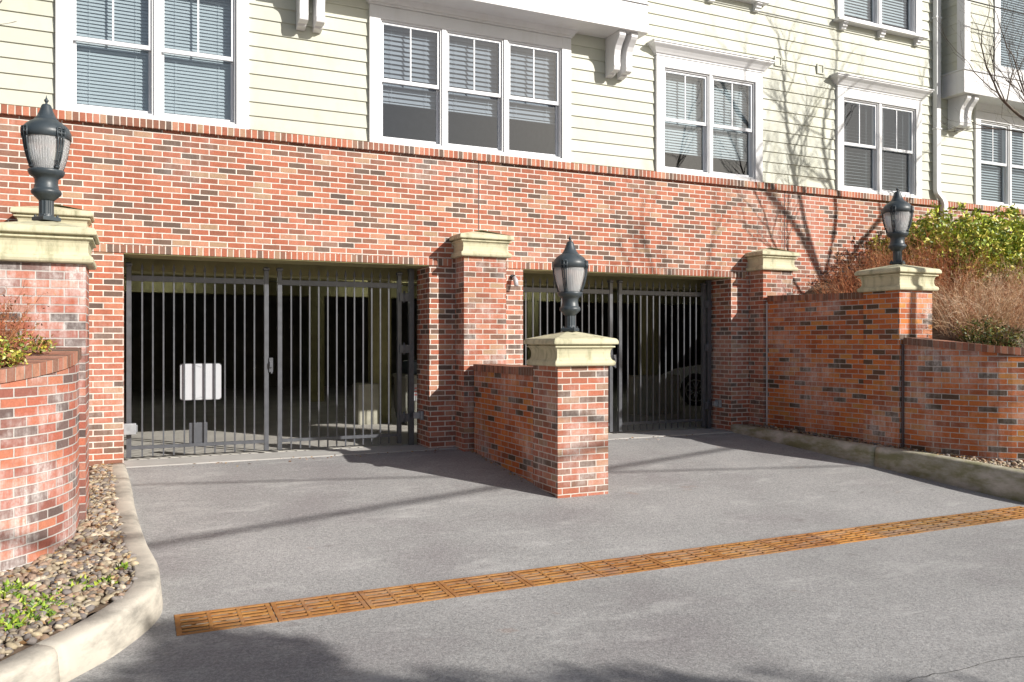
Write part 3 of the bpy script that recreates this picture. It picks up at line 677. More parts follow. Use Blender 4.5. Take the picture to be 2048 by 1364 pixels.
window(10.76, 12.785, 6.82, 8.4, 2, blind=('part', .9, 1.1, .05), sill=True, cornice=False)
window(7.114, 9.148, 6.82, 8.4, 2, blind=FULL, sill=True, cornice=False)
# ---- siding: real laps
b = MB(); lap = .1685; z = 4.12 - 2*lap; ZT = 8.6; rnd = random.Random(2)
holes = WINS
while z < ZT:
    z0, z1 = max(z, TZ+.001), z + lap
    if z1 > z0 + .01:
        segs = [(XL, XR)]
        for (a, c_, h0, h1) in holes:
            if h0 - .001 < (z0+z1)/2 < h1 + .02:
                ns = []
                for p_, q_ in segs:
                    if c_ <= p_ or a >= q_: ns.append((p_, q_)); continue
                    if a > p_: ns.append((p_, a + .002))
                    if c_ < q_: ns.append((c_ - .002, q_))
                segs = ns
        for p_, q_ in segs:
            x = p_
            while x < q_ - .001:                       # butt joints in each board
                e_ = min(q_, x + rnd.uniform(1.6, 3.6)); e_ = q_ if q_ - e_ < .3 else e_
                j = .0012
                b.prism_x([(YS, z0), (YS-.022, z0), (YS-.004, z1+.004), (YS, z1+.004)], x + j, e_ - j); x = e_
    z += lap
bpart(b, 'siding', M['siding'])
b = MB(); segs = [(XL, XR)]     # sheathing behind the laps, with window holes
cuts = sorted(set([XL, XR] + [v for w_ in holes for v in w_[:2]])); zc = sorted(set([TZ, ZT] + [v for w_ in holes for v in w_[2:]]))
for i in range(len(cuts)-1):
    for j in range(len(zc)-1):
        mx, mz = (cuts[i]+cuts[i+1])/2, (zc[j]+zc[j+1])/2
        if mx < XL or mx > XR or mz < TZ or mz > ZT: continue
        if any(a < mx < c_ and h0 < mz < h1 for a, c_, h0, h1 in holes): continue
        b.add([(cuts[i], YS+.001, zc[j]), (cuts[i+1], YS+.001, zc[j]), (cuts[i+1], YS+.001, zc[j+1]), (cuts[i], YS+.001, zc[j+1])], [(0,1,2,3)])
bpart(b, 'sheathing', M['siding'], fix=False)
b = MB(); b.box(XL, XR, 14.5, 14.6, BZ, 8.6); b.box(XL, XR, YF+T, 14.5, 3.2, BZ); b.box(XL, XR, YS+.02, 14.5, 8.6, 8.7); b.box(XL-.1, XL, YS, 14.6, BZ, 8.7); b.box(XR, XR+.1, YS, 14.6, BZ, 8.7)
b.box(XL, XR, YS+.2, 14.5, 6.0, 6.4)
for x in (2.0, 6.4, 10.0, 13.4, 16.8): b.box(x, x+.1, YS+.2, 14.5, BZ, 6.0)
bpart(b, 'room_shell', M['room'])
b = MB(); b.box(XL, XR, 14.6, 30, 2.95, 8.7); bpart(b, 'rear_block', M['siding'])
# vents
for xx in (9.49, 10.40):
    b = MB(); b.box(xx-.075, xx-.052, YS-.04, YS-.001, 5.85, 6.01); b.box(xx+.052, xx+.075, YS-.04, YS-.001, 5.85, 6.01); b.box(xx-.052, xx+.052, YS-.04, YS-.001, 5.99, 6.01); b.box(xx-.052, xx+.052, YS-.04, YS-.001, 5.85, 5.87); b.box(xx-.052, xx+.052, YS-.026, YS-.017, 5.87, 5.99)
    bpart(b, 'wall_vent', M['siding'])
# bays
def bay(x0, x1, wins):
    yb = 9.87; z0 = 5.80
    b = MB(); b.box(x0, x1, yb, YS-.02, z0, z0+.24); b.box(x0+.012, x1-.012, yb+.012, YS-.02, z0+.241, z0+.40); b.box(x0-.01, x1+.01, yb-.01, YS-.02, z0+.401, z0+.43)
    t = bpart(b, 'bay', M['white'], bevel=.004)
    def bp(b, name, mat, **k):
        o = b.build(name, mat, t, **k); o.location = (-4.2, -10.3, 0); return o
    b = MB(); z = z0 + .43
    for xx0, xx1 in ((x0+.02, x0+.17), (x1-.17, x1-.02)):
        b = MB(); b.box(xx0, xx1, yb+.008, yb+.158, z, 8.6); bp(b, 'corner_board', M['white'])
    b = MB()
    while z < 8.6:
        for (a, c_) in wins: b.prism_y if False else None
        edges = [x0+.17] + [v for w_ in wins for v in w_] + [x1-.17]
        for i in range(0, len(edges), 2):
            if edges[i+1] - edges[i] > .02:
                b.prism_x([(yb+.05, z), (yb+.018, z), (yb+.032, z+lap+.004), (yb+.05, z+lap+.004)], edges[i], edges[i+1])
        for xx, sg in ((x0+.02, 1), (x1-.02, -1)):      # side laps
            p = [(xx+sg*.02, yb+.158, z), (xx, yb+.158, z), (xx+sg*.012, yb+.158, z+lap+.004), (xx+sg*.02, yb+.158, z+lap+.004)]
            b.add(p + [(q[0], YS-.02, q[2]) for q in p], [(0,1,2,3),(4,7,6,5),(0,4,5,1),(1,5,6,2),(2,6,7,3),(3,7,4,0)])
        z += lap
    b.box(x0+.05, x1-.05, yb+.06, YS-.02, z0+.43, 8.6) if not wins else None
    bp(b, 'bay_siding', M['siding'])
    for (a, c_) in wins:
        b = MB(); b.box(a, a+.15, yb, yb+.1, z0+.44, 8.6); b.box(c_-.15, c_, yb, yb+.1, z0+.44, 8.6); b.box(a+.15, c_-.15, yb+.01, yb+.1, z0+.44, z0+.60)
        b.box((a+c_)/2-.04, (a+c_)/2+.04, yb+.03, yb+.1, z0+.60, 8.6); bp(b, 'bay_casing', M['white'])
        b = MB(); b.add([(a+.15, yb+.07, z0+.60), (c_-.15, yb+.07, z0+.60), (c_-.15, yb+.07, 8.6), (a+.15, yb+.07, 8.6)], [(0,1,2,3)]); bp(b, 'bay_pane', M['glass'], fix=False)
        b = MB(); zz = z0+.65
        while zz < 8.5: b.add([(a+.16, yb+.11, zz), (c_-.16, yb+.11, zz), (c_-.16, yb+.14, zz+.045), (a+.16, yb+.14, zz+.045)], [(0,1,2,3)]); zz += .045
        bp(b, 'bay_blind', M['blind'], fix=False)
    for xx in (x0+.16, x0+.36, x1-.45, x1-.25):        # curved brackets in pairs
        pr = [(YS-.02, 5.797), (9.93, 5.797), (9.93, 5.735), (9.955, 5.70), (9.99, 5.665), (10.03, 5.62), (10.06, 5.56), (10.075, 5.48), (10.078, 5.40), (10.07, 5.34), (10.085, 5.285), (10.14, 5.265), (10.20, 5.275), (10.22, 5.25), (YS-.02, 5.23)]
        b = MB(); b.prism_x(pr, xx, xx+.105); bp(b, 'bracket', M['white'], bevel=.004)
bay(1.66, 6.69, [(2.6, 5.75)])
bay(13.33, 18.4, [(14.15, 17.5)])
# downspout
b = MB(); dx = 13.14
def dsp(pts, wx=.055, wy=.045):
    rs = [[(x-wx, y-wy, z), (x+wx, y-wy, z), (x+wx, y+wy, z), (x-wx, y+wy, z)] for x, y, z in pts]; b.rings(rs)
dsp([(dx, YS-.075, 8.6), (dx, YS-.075, 4.12), (dx+.01, YS-.085, 4.05), (dx+.10, YS-.12, 3.93), (dx+.115, YS-.135, 3.86), (dx+.115, YS-.13, 2.4)])
bpart(b, 'downspout', M['downspout'], bevel=.008)
for z in (7.2, 5.2, 3.5):
    b = MB(); b.box(dx-.075 + (.115 if z < 4 else 0), dx+.075 + (.115 if z < 4 else 0), YS-.125 - (.06 if z < 4 else 0), YS-.03, z, z+.03); bpart(b, 'pipe_strap', M['downspout'])

# ================================================================== GATES
def gate_leaf():
    t = thing('driveway_gate', '', 'gate', (0, 0, 0), 'leaves of the black metal driveway gates'); Wd = 1.63
    for x in (.0, Wd-.055):
        b = MB(); b.box(x, x+.055, -.028, .028, .03, 2.30); b.rect_loft(x, x+.055, -.028, .028, [(.004, 2.301), (.010, 2.312), (.010, 2.33), (.0, 2.345), (-.027, 2.352)]); b.build('gate_post', M['metal'], t, bevel=.003)
    b = MB(); b.box(.055, Wd-.055, -.02, .02, 2.125, 2.19); b.build('top_rail', M['metal'], t)
    b = MB(); b.box(.055, Wd-.055, -.02, .02, .125, .165); b.build('bottom_rail', M['metal'], t)
    bb = MB(); r = .0088; bb.box(-r, r, -r, r, .035, 2.255)
    bb.rings([[(-r-.004, -r-.004, 2.255), (r+.004, -r-.004, 2.255), (r+.004, r+.004, 2.255), (-r-.004, r+.004, 2.255)], [(-r-.009, -.008, 2.275), (r+.009, -.008, 2.275), (r+.009, .008, 2.275), (-r-.009, .008, 2.275)], [(-.001, -.001, 2.345), (.001, -.001, 2.345), (.001, .001, 2.345), (-.001, .001, 2.345)]])
    p = None; n = 12
    for k in range(n):
        x = .055 + (Wd-.11)*(k+1)/(n+1)
        if p is None: p = bb.build('bar', M['metal'], t); o = p
        else: o = p.copy(); C.objects.link(o); o.parent = t
        o.location = (x, 0, 0)
    return t
gl = gate_leaf(); YG = 10.76
def put_gate(x, label, first=False, rz=0):
    o = gl if first else copy_tree(gl); o.location = (x, YG, -.012); o.rotation_euler = (0, 0, rz); o['label'] = label; return o
put_gate(-.075, 'black barred gate leaf with the white sign, far left', True)
lat = put_gate(1.665, 'right leaf of the left garage gate, next to the brick pier')
g3 = put_gate(4.995, 'left leaf of the right garage gate, behind the middle lamp')
g4 = put_gate(6.735, 'right leaf of the right garage gate, in front of the parked car')
def gate_frame_post(x, label):
    b = MB(); b.box(x, x+.07, YG-.035, YG+.035, -.012, 2.36); b.rect_loft(x, x+.07, YG-.035, YG+.035, [(0, 2.361), (.006, 2.365), (.006, 2.375), (-.03, 2.383)])
    return tag(b.build('gate_frame_post', M['metal'], bevel=.003), label, 'post', 'fixed posts of the gates')
gate_frame_post(3.40, 'black square hinge post against the brick pier of the left gate')
gate_frame_post(8.405, 'black square hinge post at the right jamb of the right gate')
# latches, hinges, boxes
for gt, x0 in ((gl, 1.63-.02), (g3, 1.63-.02)):
    b = MB(); b.box(x0+.022, x0+.07, -.045, -.032, 1.02, 1.20); b.box(x0+.025, x0+.06, -.07, -.045, 1.08, 1.15); b.lathe([(.012, 1.0), (.012, 1.02)], x0+.05, -.05, 8); b.build('latch', M['metal'], gt, bevel=.002)
for gt, x0 in ((lat, 1.60), (g4, 1.60)):
    for z in (.32, 1.25, 1.95):
        b = MB(); b.box(x0, x0+.14, -.05, -.03, z, z+.11); b.lathe([(.014, z-.02), (.014, z+.14)], x0+.06, -.045, 8); b.build('hinge', M['metal'], gt)
b = MB(); b.box(-.11, .03, YG-.12, YG-.04, .30, .43); b.box(.031, .045, YG-.10, YG-.05, .32, .41); tag(b.build('hinge_box', M['steel'], bevel=.008), 'small grey metal box at the foot of the left gate post', 'box')
b = MB(); b.box(3.50, 3.539, YG-.24, YG-.11, .34, .46); b.box(3.42, 3.50, YG-.20, YG-.13, .36, .44); tag(b.build('hinge_box', M['steel'], bevel=.008), 'small blue-grey box on the brick reveal right of the left gate', 'box')
b = MB(); b.box(8.48, 8.519, YG-.24, YG-.11, .34, .46); b.box(8.41, 8.48, YG-.20, YG-.13, .36, .44); tag(b.build('hinge_box', M['steel'], bevel=.008), 'small blue-grey box on the brick reveal right of the right gate', 'box')
# white sign with clipped corners and notches
t = thing('gate_sign', 'blank white sign with rounded corners behind the left gate bars', 'sign', (.755, YG+.03, .68))
pl = []; x0, x1, z0, z1, r = .52, .99, .68, 1.12, .035
for (cx, cz, a0) in ((x1-r, z1-r, 0), (x0+r, z1-r, 90), (x0+r, z0+r, 180), (x1-r, z0+r, 270)):
    for k in range(6): a = R(a0 + 18*k); pl.append((cx + r*math.cos(a), cz + r*math.sin(a)))
b = MB(); b.prism_y(pl, YG+.022, YG+.030); b.build('panel', M['white_sign'], t, world=True)
b = MB(); o_ = [(lerp(.755, x, 1.035), lerp(.90, z, 1.035)) for x, z in pl]; b.prism_y(o_, YG+.031, YG+.036); b.build('backing', M['dark'], t, world=True)
b = MB()
for zz, s in ((1.105, -1), (.695, 1)):
    b.prism_y([(.70, zz), (.755, zz+s*.022), (.81, zz), (.81, zz-.006), (.755, zz+s*.022-.006), (.70, zz-.006)], YG+.018, YG+.0215)
b.build('chevron_mark', M['steel'], t, world=True)
b = MB(); b.box(.62, .83, YG+.022, YG+.05, .145, .40); tag(b.build('kick_plate', M['metal'], bevel=.004), 'dark grey rectangular plate at the foot of the left gate', 'plate')

# ================================================================== THINGS IN THE GARAGE
b = MB(); b.rect_loft(3.45, 3.80, 13.7, 14.1, [(0, -.014), (0, .66), (-.012, .675)]); tag(b.build('concrete_block', M['block']), 'pale concrete block beside the garage column, left gate', 'block')
b = MB(); b.rect_loft(8.75, 9.75, 13.3, 13.6, [(0, -.014), (0, .72), (-.012, .735)]); tag(b.build('concrete_block', M['block']), 'wide concrete block left of the parked car', 'block')
b = MB(); b.rect_loft(4.12, 4.95, 13.2, 13.9, [(-.05, -.014), (0, .3), (0, .78), (.02, .785), (.02, .83), (-.02, .84)]); t = tag(b.build('storage_chest', M['interior'], bevel=.01), 'dark storage chest with a paper notice, behind the left gate', 'chest')
b = MB(); b.rect_loft(4.25, 4.85, 13.3, 13.8, [(0, .841), (.01, .9), (0, 1.05), (-.05, 1.07)]); tag(b.build('storage_bin', M['bin'], bevel=.01), 'blue-black bin standing on the dark storage chest', 'bin')
t = thing('notice', 'small white paper notice on the dark storage chest', 'notice', (4.4, 13.19, .5))
b = MB(); b.box(4.22, 4.50, 13.182, 13.188, .40, .68); b.build('paper', M['white_sign'], t, world=True)
b = MB()
for zz, w_ in ((.60, .09), (.545, .1), (.49, .085)):
    for k in range(3): b.box(4.27 + k*.065, 4.27 + k*.065 + w_*.5, 13.178, 13.1815, zz, zz+.022)
b.build('text_line', M['red_ink'], t, world=True)
# parked car seen from its front corner: nose towards the left
def car(x, y, label):
    t = thing('parked_car', label, 'car', (x, y, -.014))
    prof = [(0, .30), (0.02, .55), (.10, .70), (.35, .80), (1.15, .93), (1.30, .95), (1.95, 1.42), (2.6, 1.50), (3.4, 1.46), (4.1, 1.05), (4.45, .98), (4.50, .50), (4.45, .30)]
    b = MB(); n = len(prof); rs = []
    for yy, k, zz in ((0, .0, .05), (.05, .01, .0), (.12, 0, 0), (1.68, 0, 0), (1.75, .01, 0), (1.80, 0, .05)):
        ring = []
        for (px, pz) in prof:
            inset = .16*max(0, (pz-.95)/.55); fy = yy
            if yy < .9: fy = yy + inset*1.4
            else: fy = yy - inset*1.4
            sx = px + (.06 if yy in (0, 1.80) and px < .2 else 0) - (.06 if yy in (0, 1.80) and px > 4.3 else 0)
            ring.append((sx, fy, pz))
        rs.append(ring)
    b.rings(rs, smooth=False); body = b.build('body', M['car_white'], t, bevel=.03)
    b = MB()
    for wx in (.85, 3.65):
        b.prism_y([(wx + .37*math.cos(R(a)), .34 + .37*math.sin(R(a))) for a in range(0, 360, 20)], -.012, .06)
    b.build('wheel_arch', M['dark'], t)
    b = MB(); b.add([(1.42, .10, .99), (2.02, .215, 1.38), (2.55, .22, 1.43), (3.35, .215, 1.40), (3.85, .12, 1.02)], [(0,4,3,2,1)]); o = b.build('side_window', M['tinted'], t); o.location.y = -.012
    b = MB(); b.add([(1.36, .14, .985), (1.36, 1.66, .985), (1.93, 1.5, 1.40), (1.93, .3, 1.40)], [(0,1,2,3)]); o = b.build('windshield', M['tinted'], t); o.location = (-.02, 0, .012)
    for yy in (.08, 1.42):
        b = MB(); b.rect_loft(.0, .12, yy, yy+.30, [(-.02, .56), (0, .58), (0, .66), (-.03, .69)]); b.build('headlight', M['lens'], t)
    b = MB(); b.box(-.015, .06, .5, 1.3, .38, .54); b.build('grille', M['dark'], t)
    b = MB(); b.rect_loft(1.42, 1.60, -.14, .0, [(0, 1.0), (.01, 1.03), (0, 1.13)]); b.build('mirror', M['car_white'], t)
    for wx in (.85, 3.65):
        for wy in (-.02, 1.62):
            b = MB(); r = .33
            rr = [[(wx + q*math.cos(R(a)), yy, .33 + q*math.sin(R(a))) for a in range(0, 360, 15)] for q, yy in ((.24, wy), (.31, wy), (.33, wy+.03), (.33, wy+.17), (.31, wy+.2), (.2, wy+.2))]
            b.rings(rr, smooth=True); wh = b.build('wheel', M['tyre'], t)
            b = MB(); rr = [[(wx + q*math.cos(R(a)), yy, .33 + q*math.sin(R(a))) for a in range(0, 360, 15)] for q, yy in ((.245, wy-.005), (.225, wy-.008), (.215, wy+.04))]
            b.rings(rr, caps=False)
            for a in range(0, 360, 36):
                ca, sa = math.cos(R(a)), math.sin(R(a)); b.tube([(wx + .04*ca, wy+.0, .33 + .04*sa), (wx + .22*ca, wy+.005, .33 + .22*sa)], [.022, .014], 4)
            b.lathe([(.05, 0), (.05, 0)]) if False else None
            b.build('rim', M['alloy'], wh)
    return t
_car = car(10.78, 15.44, 'pale car parked in the garage behind the right gate')
_car.rotation_euler = (0, 0, R(-60))
# security camera by the right opening
t = thing('security_camera', 'small white camera on the brick beside the right gate', 'camera', (4.74, YF, 2.28))
b = MB(); b.lathe([(.035, 0), (.035, .02)], 0, 0, 12); o = b.build('mount', M['dark'], t); o.rotation_euler = (R(90), 0, 0)
b = MB(); b.tube([(0, -.02, 0), (0, -.07, .02), (.01, -.09, -.03)], .010, 6); b.build('arm', M['dark'], t)
b = MB(); b.tube([(.0, -.06, -.01), (.01, -.09, -.05), (.01, -.12, -.13)], [.03, .034, .03], 10); b.build('housing', M['white_sign'], t)

# ================================================================== PLANTS
def leaf_verts(vs_, fs_, cs_, p, d, size, c, rnd):
    d = d.normalized(); s = d.cross(Vector((rnd.uniform(-1, 1), rnd.uniform(-1, 1), rnd.uniform(-.3, 1)))); 
    if s.length < .01: s = Vector((1, 0, 0))
    s.normalize(); nrm = d.cross(s); w_ = size*.24; o = len(vs_)
    vs_ += [tuple(p), tuple(p + d*size*.45 + s*w_ + nrm*size*.06), tuple(p + d*size), tuple(p + d*size*.45 - s*w_ + nrm*size*.06)]
    fs_ += [(o, o+1, o+2), (o, o+2, o+3)]; cs_ += [c, c]
def twig_verts(vs_, fs_, cs_, pts, r0, c):
    o = len(vs_); n = len(pts)
    for i, p in enumerate(pts):
        t = (pts[min(i+1, n-1)] - pts[max(i-1, 0)]).normalized(); a = t.cross(Vector((0, 0, 1)));
        if a.length < .1: a = Vector((1, 0, 0))
        a.normalize(); b_ = t.cross(a); r = r0*(1 - .8*i/(n-1))
        for k in range(3): q = 2.0944*k; vs_.append(tuple(p + a*r*math.cos(q) + b_*r*math.sin(q)))
    for i in range(n-1):
        for k in range(3):
            fs_.append((o+i*3+k, o+i*3+(k+1) % 3, o+(i+1)*3+(k+1) % 3, o+(i+1)*3+k)); cs_.append(c)
def twig_bush(loc, rx, ry, h, n, label, cols, seed, r0=.004, droop=0, leaves=None, lean=(0, 0), name='shrub', cat='shrub', group=None, mix_leaf=0, zf=None):
    rnd = random.Random(seed); V = Vector; tv, tf, tc, lv, lf, lc = [], [], [], [], [], []
    for k in range(n):
        a = rnd.uniform(0, 6.283); rr = math.sqrt(rnd.random()); bx, by = rx*rr*math.cos(a), ry*rr*math.sin(a)
        z0 = zf(loc[0]+bx, loc[1]+by) if zf else loc[2]
        p = V((loc[0]+bx*.85, loc[1]+by*.85, z0)); L = h*rnd.uniform(.55, 1.08)*(1 - .35*rr*rr); d = V((math.cos(a)*rr*.5 + rnd.gauss(0, .22) + lean[0], math.sin(a)*rr*.5 + rnd.gauss(0, .22) + lean[1], 1)).normalized()
        pts = [p]; m_ = 6; c = rnd.choice(cols); mm = rnd.uniform(.7, 1.3); c = tuple(q*mm for q in c)
        for i in range(m_):
            d = (d + V((rnd.gauss(0, .12), rnd.gauss(0, .12), rnd.gauss(0, .08) - droop*(i/m_)))).normalized(); pts.append(pts[-1] + d*L/m_)
        twig_verts(tv, tf, tc, pts, r0*rnd.uniform(.7, 1.3), c)
        for i in range(1, m_+1):
            for q in range(2):
                dd = (d + V((rnd.gauss(0, .6), rnd.gauss(0, .6), rnd.gauss(.1, .5)))).normalized(); l2 = L*rnd.uniform(.08, .22)
                p2 = pts[i]; sub = [p2, p2 + dd*l2*.5 + V((0, 0, rnd.gauss(0, .01))), p2 + (dd + V((rnd.gauss(0, .3), rnd.gauss(0, .3), rnd.gauss(0, .3)))).normalized()*l2]
                twig_verts(tv, tf, tc, sub, r0*.55, c)
                if leaves and rnd.random() < leaves[0]:
                    for _ in range(leaves[3] if len(leaves) > 3 else 2): lcx = rnd.choice(leaves[2]); mm = rnd.uniform(.7, 1.3); leaf_verts(lv, lf, lc, sub[2] + V((rnd.gauss(0, .02), rnd.gauss(0, .02), rnd.gauss(0, .02))), V((rnd.gauss(0, 1), rnd.gauss(0, 1), rnd.gauss(.2, .8))), leaves[1]*rnd.uniform(.6, 1.3), tuple(q_*mm for q_ in lcx), rnd)
    t = thing(name, label, cat, loc, group)
    col_build(tv, tf, tc, 'twigs', M['twig'], t, loc)
    if lv: col_build(lv, lf, lc, 'foliage', M['leaf'], t, loc)
    return t
RB = [(.46, .17, .08), (.56, .25, .12), (.34, .12, .06), (.62, .34, .18), (.30, .17, .10)]
ST = [(.60, .39, .23), (.68, .50, .33), (.50, .28, .16), (.42, .20, .12), (.74, .58, .42)]
GR = [(.24, .34, .04), (.40, .48, .06), (.54, .60, .08), (.64, .62, .12), (.60, .50, .09), (.16, .23, .04)]
YG_ = [(.35, .30, .04), (.25, .28, .04), (.12, .17, .03), (.30, .14, .05)]
RL_ = [(.30, .12, .05), (.36, .18, .08), (.22, .08, .04)]
bz = lambda x, y: bankR(x, y)
twig_bush((10.05, 8.95, 1.9), .62, .55, 1.05, 420, 'bare reddish-brown shrub behind the tall wall, beside the pilaster', RB, 11, zf=bz, leaves=(.10, .035, RL_))
twig_bush((11.2, 8.9, 1.95), .75, .6, 1.15, 520, 'bare reddish-brown shrub behind the right lamp', RB, 12, zf=bz, leaves=(.12, .035, RL_))
twig_bush((12.5, 8.7, 1.95), .8, .6, .95, 480, 'dense brown shrub right of the lamp, below the green shrub', ST + RB, 13, zf=bz, droop=.15, leaves=(.08, .035, RL_))
twig_bush((10.55, 7.55, 1.5), .65, .6, .95, 620, 'straw-coloured dry shrub beside the right lamp pillar', ST, 14, zf=bz, droop=.35, r0=.003)
twig_bush((11.75, 7.5, 1.5), .8, .65, 1.0, 700, 'straw-coloured dry shrub at the right edge, above the low wall', ST, 15, zf=bz, droop=.35, r0=.003)
twig_bush((10.6, 6.75, 1.25), .5, .28, .5, 260, 'low pale dry tuft spilling over the low curved wall', [(.5, .42, .33), (.42, .32, .24)], 16, zf=bz, droop=.5, r0=.003)
twig_bush((10.1, 7.1, 1.3), .38, .3, .36, 120, 'low dark green plant at the foot of the right lamp pillar', ST, 17, zf=bz, leaves=(.8, .045, [(.06, .10, .02), (.11, .16, .03), (.3, .26, .05)], 2))
twig_bush((11.8, 6.75, 1.25), .9, .3, .55, 380, 'dry tangled groundcover along the low wall, right edge', ST, 18, zf=bz, droop=.4, r0=.003, leaves=(.12, .04, GR))
def leafy(loc, rx, ry, h, n, label, seed, cols=GR, size=.085):
    return twig_bush(loc, rx, ry, h, n, label, [(.14, .12, .06), (.2, .16, .08)], seed, zf=bz, leaves=(1.0, size, cols, 8), r0=.005)
leafy((12.2, 9.35, 2.3), .7, .5, 1.35, 300, 'yellow-green leafy shrub just right of the right lamp', 21)
leafy((13.5, 9.2, 2.3), .85, .55, 1.4, 360, 'bright green leafy shrub under the downspout', 22)
leafy((14.9, 9.1, 2.3), .9, .6, 1.3, 330, 'green leafy shrub at the right edge below the window', 23)
leafy((16.6, 9.3, 2.3), .9, .6, 1.0, 160, 'green leafy shrub beyond the right edge', 24)
bl = lambda x, y: bankL(x, y)
twig_bush((-1.0, 7.16, 1.22), .13, .18, .62, 180, 'red-brown bare shrub at the left edge above the curved wall', RB, 31, leaves=(.12, .03, RL_), r0=.0028)
twig_bush((-.74, 7.02, 1.33), .20, .10, .11, 50, 'low yellow-green creeper on the coping of the left wall', RB, 32, leaves=(.5, .036, YG_, 1), r0=.003, name='creeper', cat='plant')
twig_bush((-.84, 6.62, 1.25), .13, .12, .17, 80, 'trailing red-stemmed creeper over the front of the left coping', RB, 33, leaves=(.6, .04, YG_ + GR + RL_, 2), r0=.003, droop=.6, lean=(0, -.5), name='creeper', cat='plant')
# weeds among pebbles: grass blades, uncountable
rnd = random.Random(5); lv, lf, lc = [], [], []
for (cx, cy, r, n) in ((-.50, 5.72, .12, 260), (-.30, 5.98, .10, 120), (-.70, 6.02, .10, 200), (-.92, 5.88, .10, 160), (-.95, 5.60, .09, 120), (-.55, 5.50, .13, 260), (-.06, 6.25, .04, 50), (-.15, 6.02, .05, 60), (-.62, 5.38, .07, 90)):
    for k in range(n):
        x, y = rnd.gauss(cx, r*.6), rnd.gauss(cy, r*.5)
        leaf_verts(lv, lf, lc, Vector((x, y, bedL(x, y) + .015)), Vector((rnd.gauss(0, .8), rnd.gauss(0, .8), rnd.uniform(.2, 1))), rnd.uniform(.025, .06), rnd.choice([(.16, .28, .03), (.26, .38, .04), (.38, .46, .06), (.10, .18, .03)]), rnd)
o = col_build(lv, lf, lc, 'weeds', M['leaf']); o['kind'] = 'stuff'; o['label'] = 'bright green weeds growing through the left pebbles'; o['category'] = 'weeds'

rnd = random.Random(15); lv, lf, lc = [], [], []
def litter(n, fx):
    for k in range(n):
        x, y, z = fx(); 
        leaf_verts(lv, lf, lc, Vector((x, y, z + rnd.uniform(.004, .02))), Vector((rnd.gauss(0, 1), rnd.gauss(0, 1), rnd.gauss(.05, .15))), rnd.uniform(.018, .05), rnd.choice([(.22, .12, .05), (.32, .19, .08), (.16, .09, .05), (.42, .30, .14)]), rnd)
def fbed():
    while True:
        x, y = rnd.uniform(-1.4, .2), rnd.uniform(4.9, 10.2)
        if la(y) + .05 < x < lb(y): return x, y, bedL(x, y) + .03
def fbedr():
    y = rnd.uniform(5.4, 10.1); a, c_ = ra(y), rb(y); x = rnd.uniform(a, min(c_, a + .9)); return x, y, bedR(x, y) + .02
litter(420, fbed); litter(700, fbedr)
def fdr():
    x = rnd.uniform(.3, 8.6); y = 10.2 - abs(rnd.gauss(0, .12)); return x, y, G(y) - .002
litter(120, fdr)
def fcw():
    y = rnd.uniform(8.2, 10.0); return 4.0 - abs(rnd.gauss(0, .04)), y, G(y)
litter(60, fcw)
o = col_build(lv, lf, lc, 'leaf_litter', M['leaf']); o['kind'] = 'stuff'; o['label'] = 'dead brown leaf bits caught among pebbles and wall foot'; o['category'] = 'leaf litter'
b = MB(); rs = []; rnd = random.Random(8)
for i in range(60):
    t_ = i/59; x = lerp(3.55, 5.2, t_); y = 3.10 + .10*noise.noise(Vector((x*2.2, 0, 0))) + .02*noise.noise(Vector((x*14, 1, 0))) - .02*t_; w_ = .0015 + .003*abs(noise.noise(Vector((x*6, 4, 0))))
    rs.append([(x, y - w_, G(y) + .004), (x, y + w_, G(y) + .004)])
b.rings(rs, close=False, caps=False); struct(b.build('pavement_crack', M['cable'], fix=False))
# ------------------------------------------------------------------ trees
def bare_tree(loc, seed, label, limbs, trunk, depth=4, spread=.55, up=.2, L0=1.1):
    """trunk and limbs: hand-set polylines (world points, start radius, end radius); finer branches grow from them"""
    rnd = random.Random(seed); t = thing('bare_tree', label, 'tree', loc); tb, cb = MB(), MB(); O = Vector(loc)
    def grow(p, d, L, r, lv):
        m_ = 4; pts = [p]; rad = [r]
        for i in range(m_):
            d = (d + Vector((rnd.gauss(0, .13), rnd.gauss(0, .13), rnd.gauss(.03, .09)))).normalized(); pts.append(pts[-1] + d*L/m_); rad.append(r*(1 - .4*(i+1)/m_))
        if lv >= depth - 1: pts.append(pts[-1] + d*.012); rad[-1] = rad[-1]*1.9; rad.append(.001)       # bud knots
        cb.tube(pts, rad, 5 if lv < 2 else 4)
        if lv >= depth: return
        for k in range(rnd.choice((2, 3, 3))):
            a = rnd.uniform(0, 6.283); q = (d + Vector((math.cos(a)*spread, math.sin(a)*spread, rnd.gauss(up, .25)))).normalized()
            grow(pts[4] if k == 0 else pts[rnd.choice((1, 2, 3))], q, L*rnd.uniform(.55, .8), rad[3]*rnd.uniform(.55, .8), lv+1)
    tp, ra_, rb_ = trunk; P = smooth_path([Vector(p) - O for p in tp], 5); tb.tube(P, [lerp(ra_, rb_, i/(len(P)-1)) for i in range(len(P))], 10)
    for lp_, ra_, rb_, n in limbs:
        P = smooth_path([Vector(p) - O for p in lp_], 5); rad = [lerp(ra_, rb_, i/(len(P)-1)) for i in range(len(P))]; cb.tube(P, rad, 7)
        for k in range(n):
            j = int(lerp(len(P)*.35, len(P)-1, (k + .5)/n)); d = (P[min(j+1, len(P)-1)] - P[j-1]).normalized(); a = rnd.uniform(0, 6.283)
            grow(P[j], (d + Vector((math.cos(a)*spread*1.3, math.sin(a)*spread*1.3, rnd.gauss(up, .25)))).normalized(), L0*rnd.uniform(.5, 1)*(1 - .3*k/n), rad[j]*.6, 1)
        grow(P[-1], (P[-1] - P[-2]).normalized(), L0*.7, rad[-1], 1)
    tb.build('trunk', M['bark'], t); cb.build('crown', M['bark'], t); return t
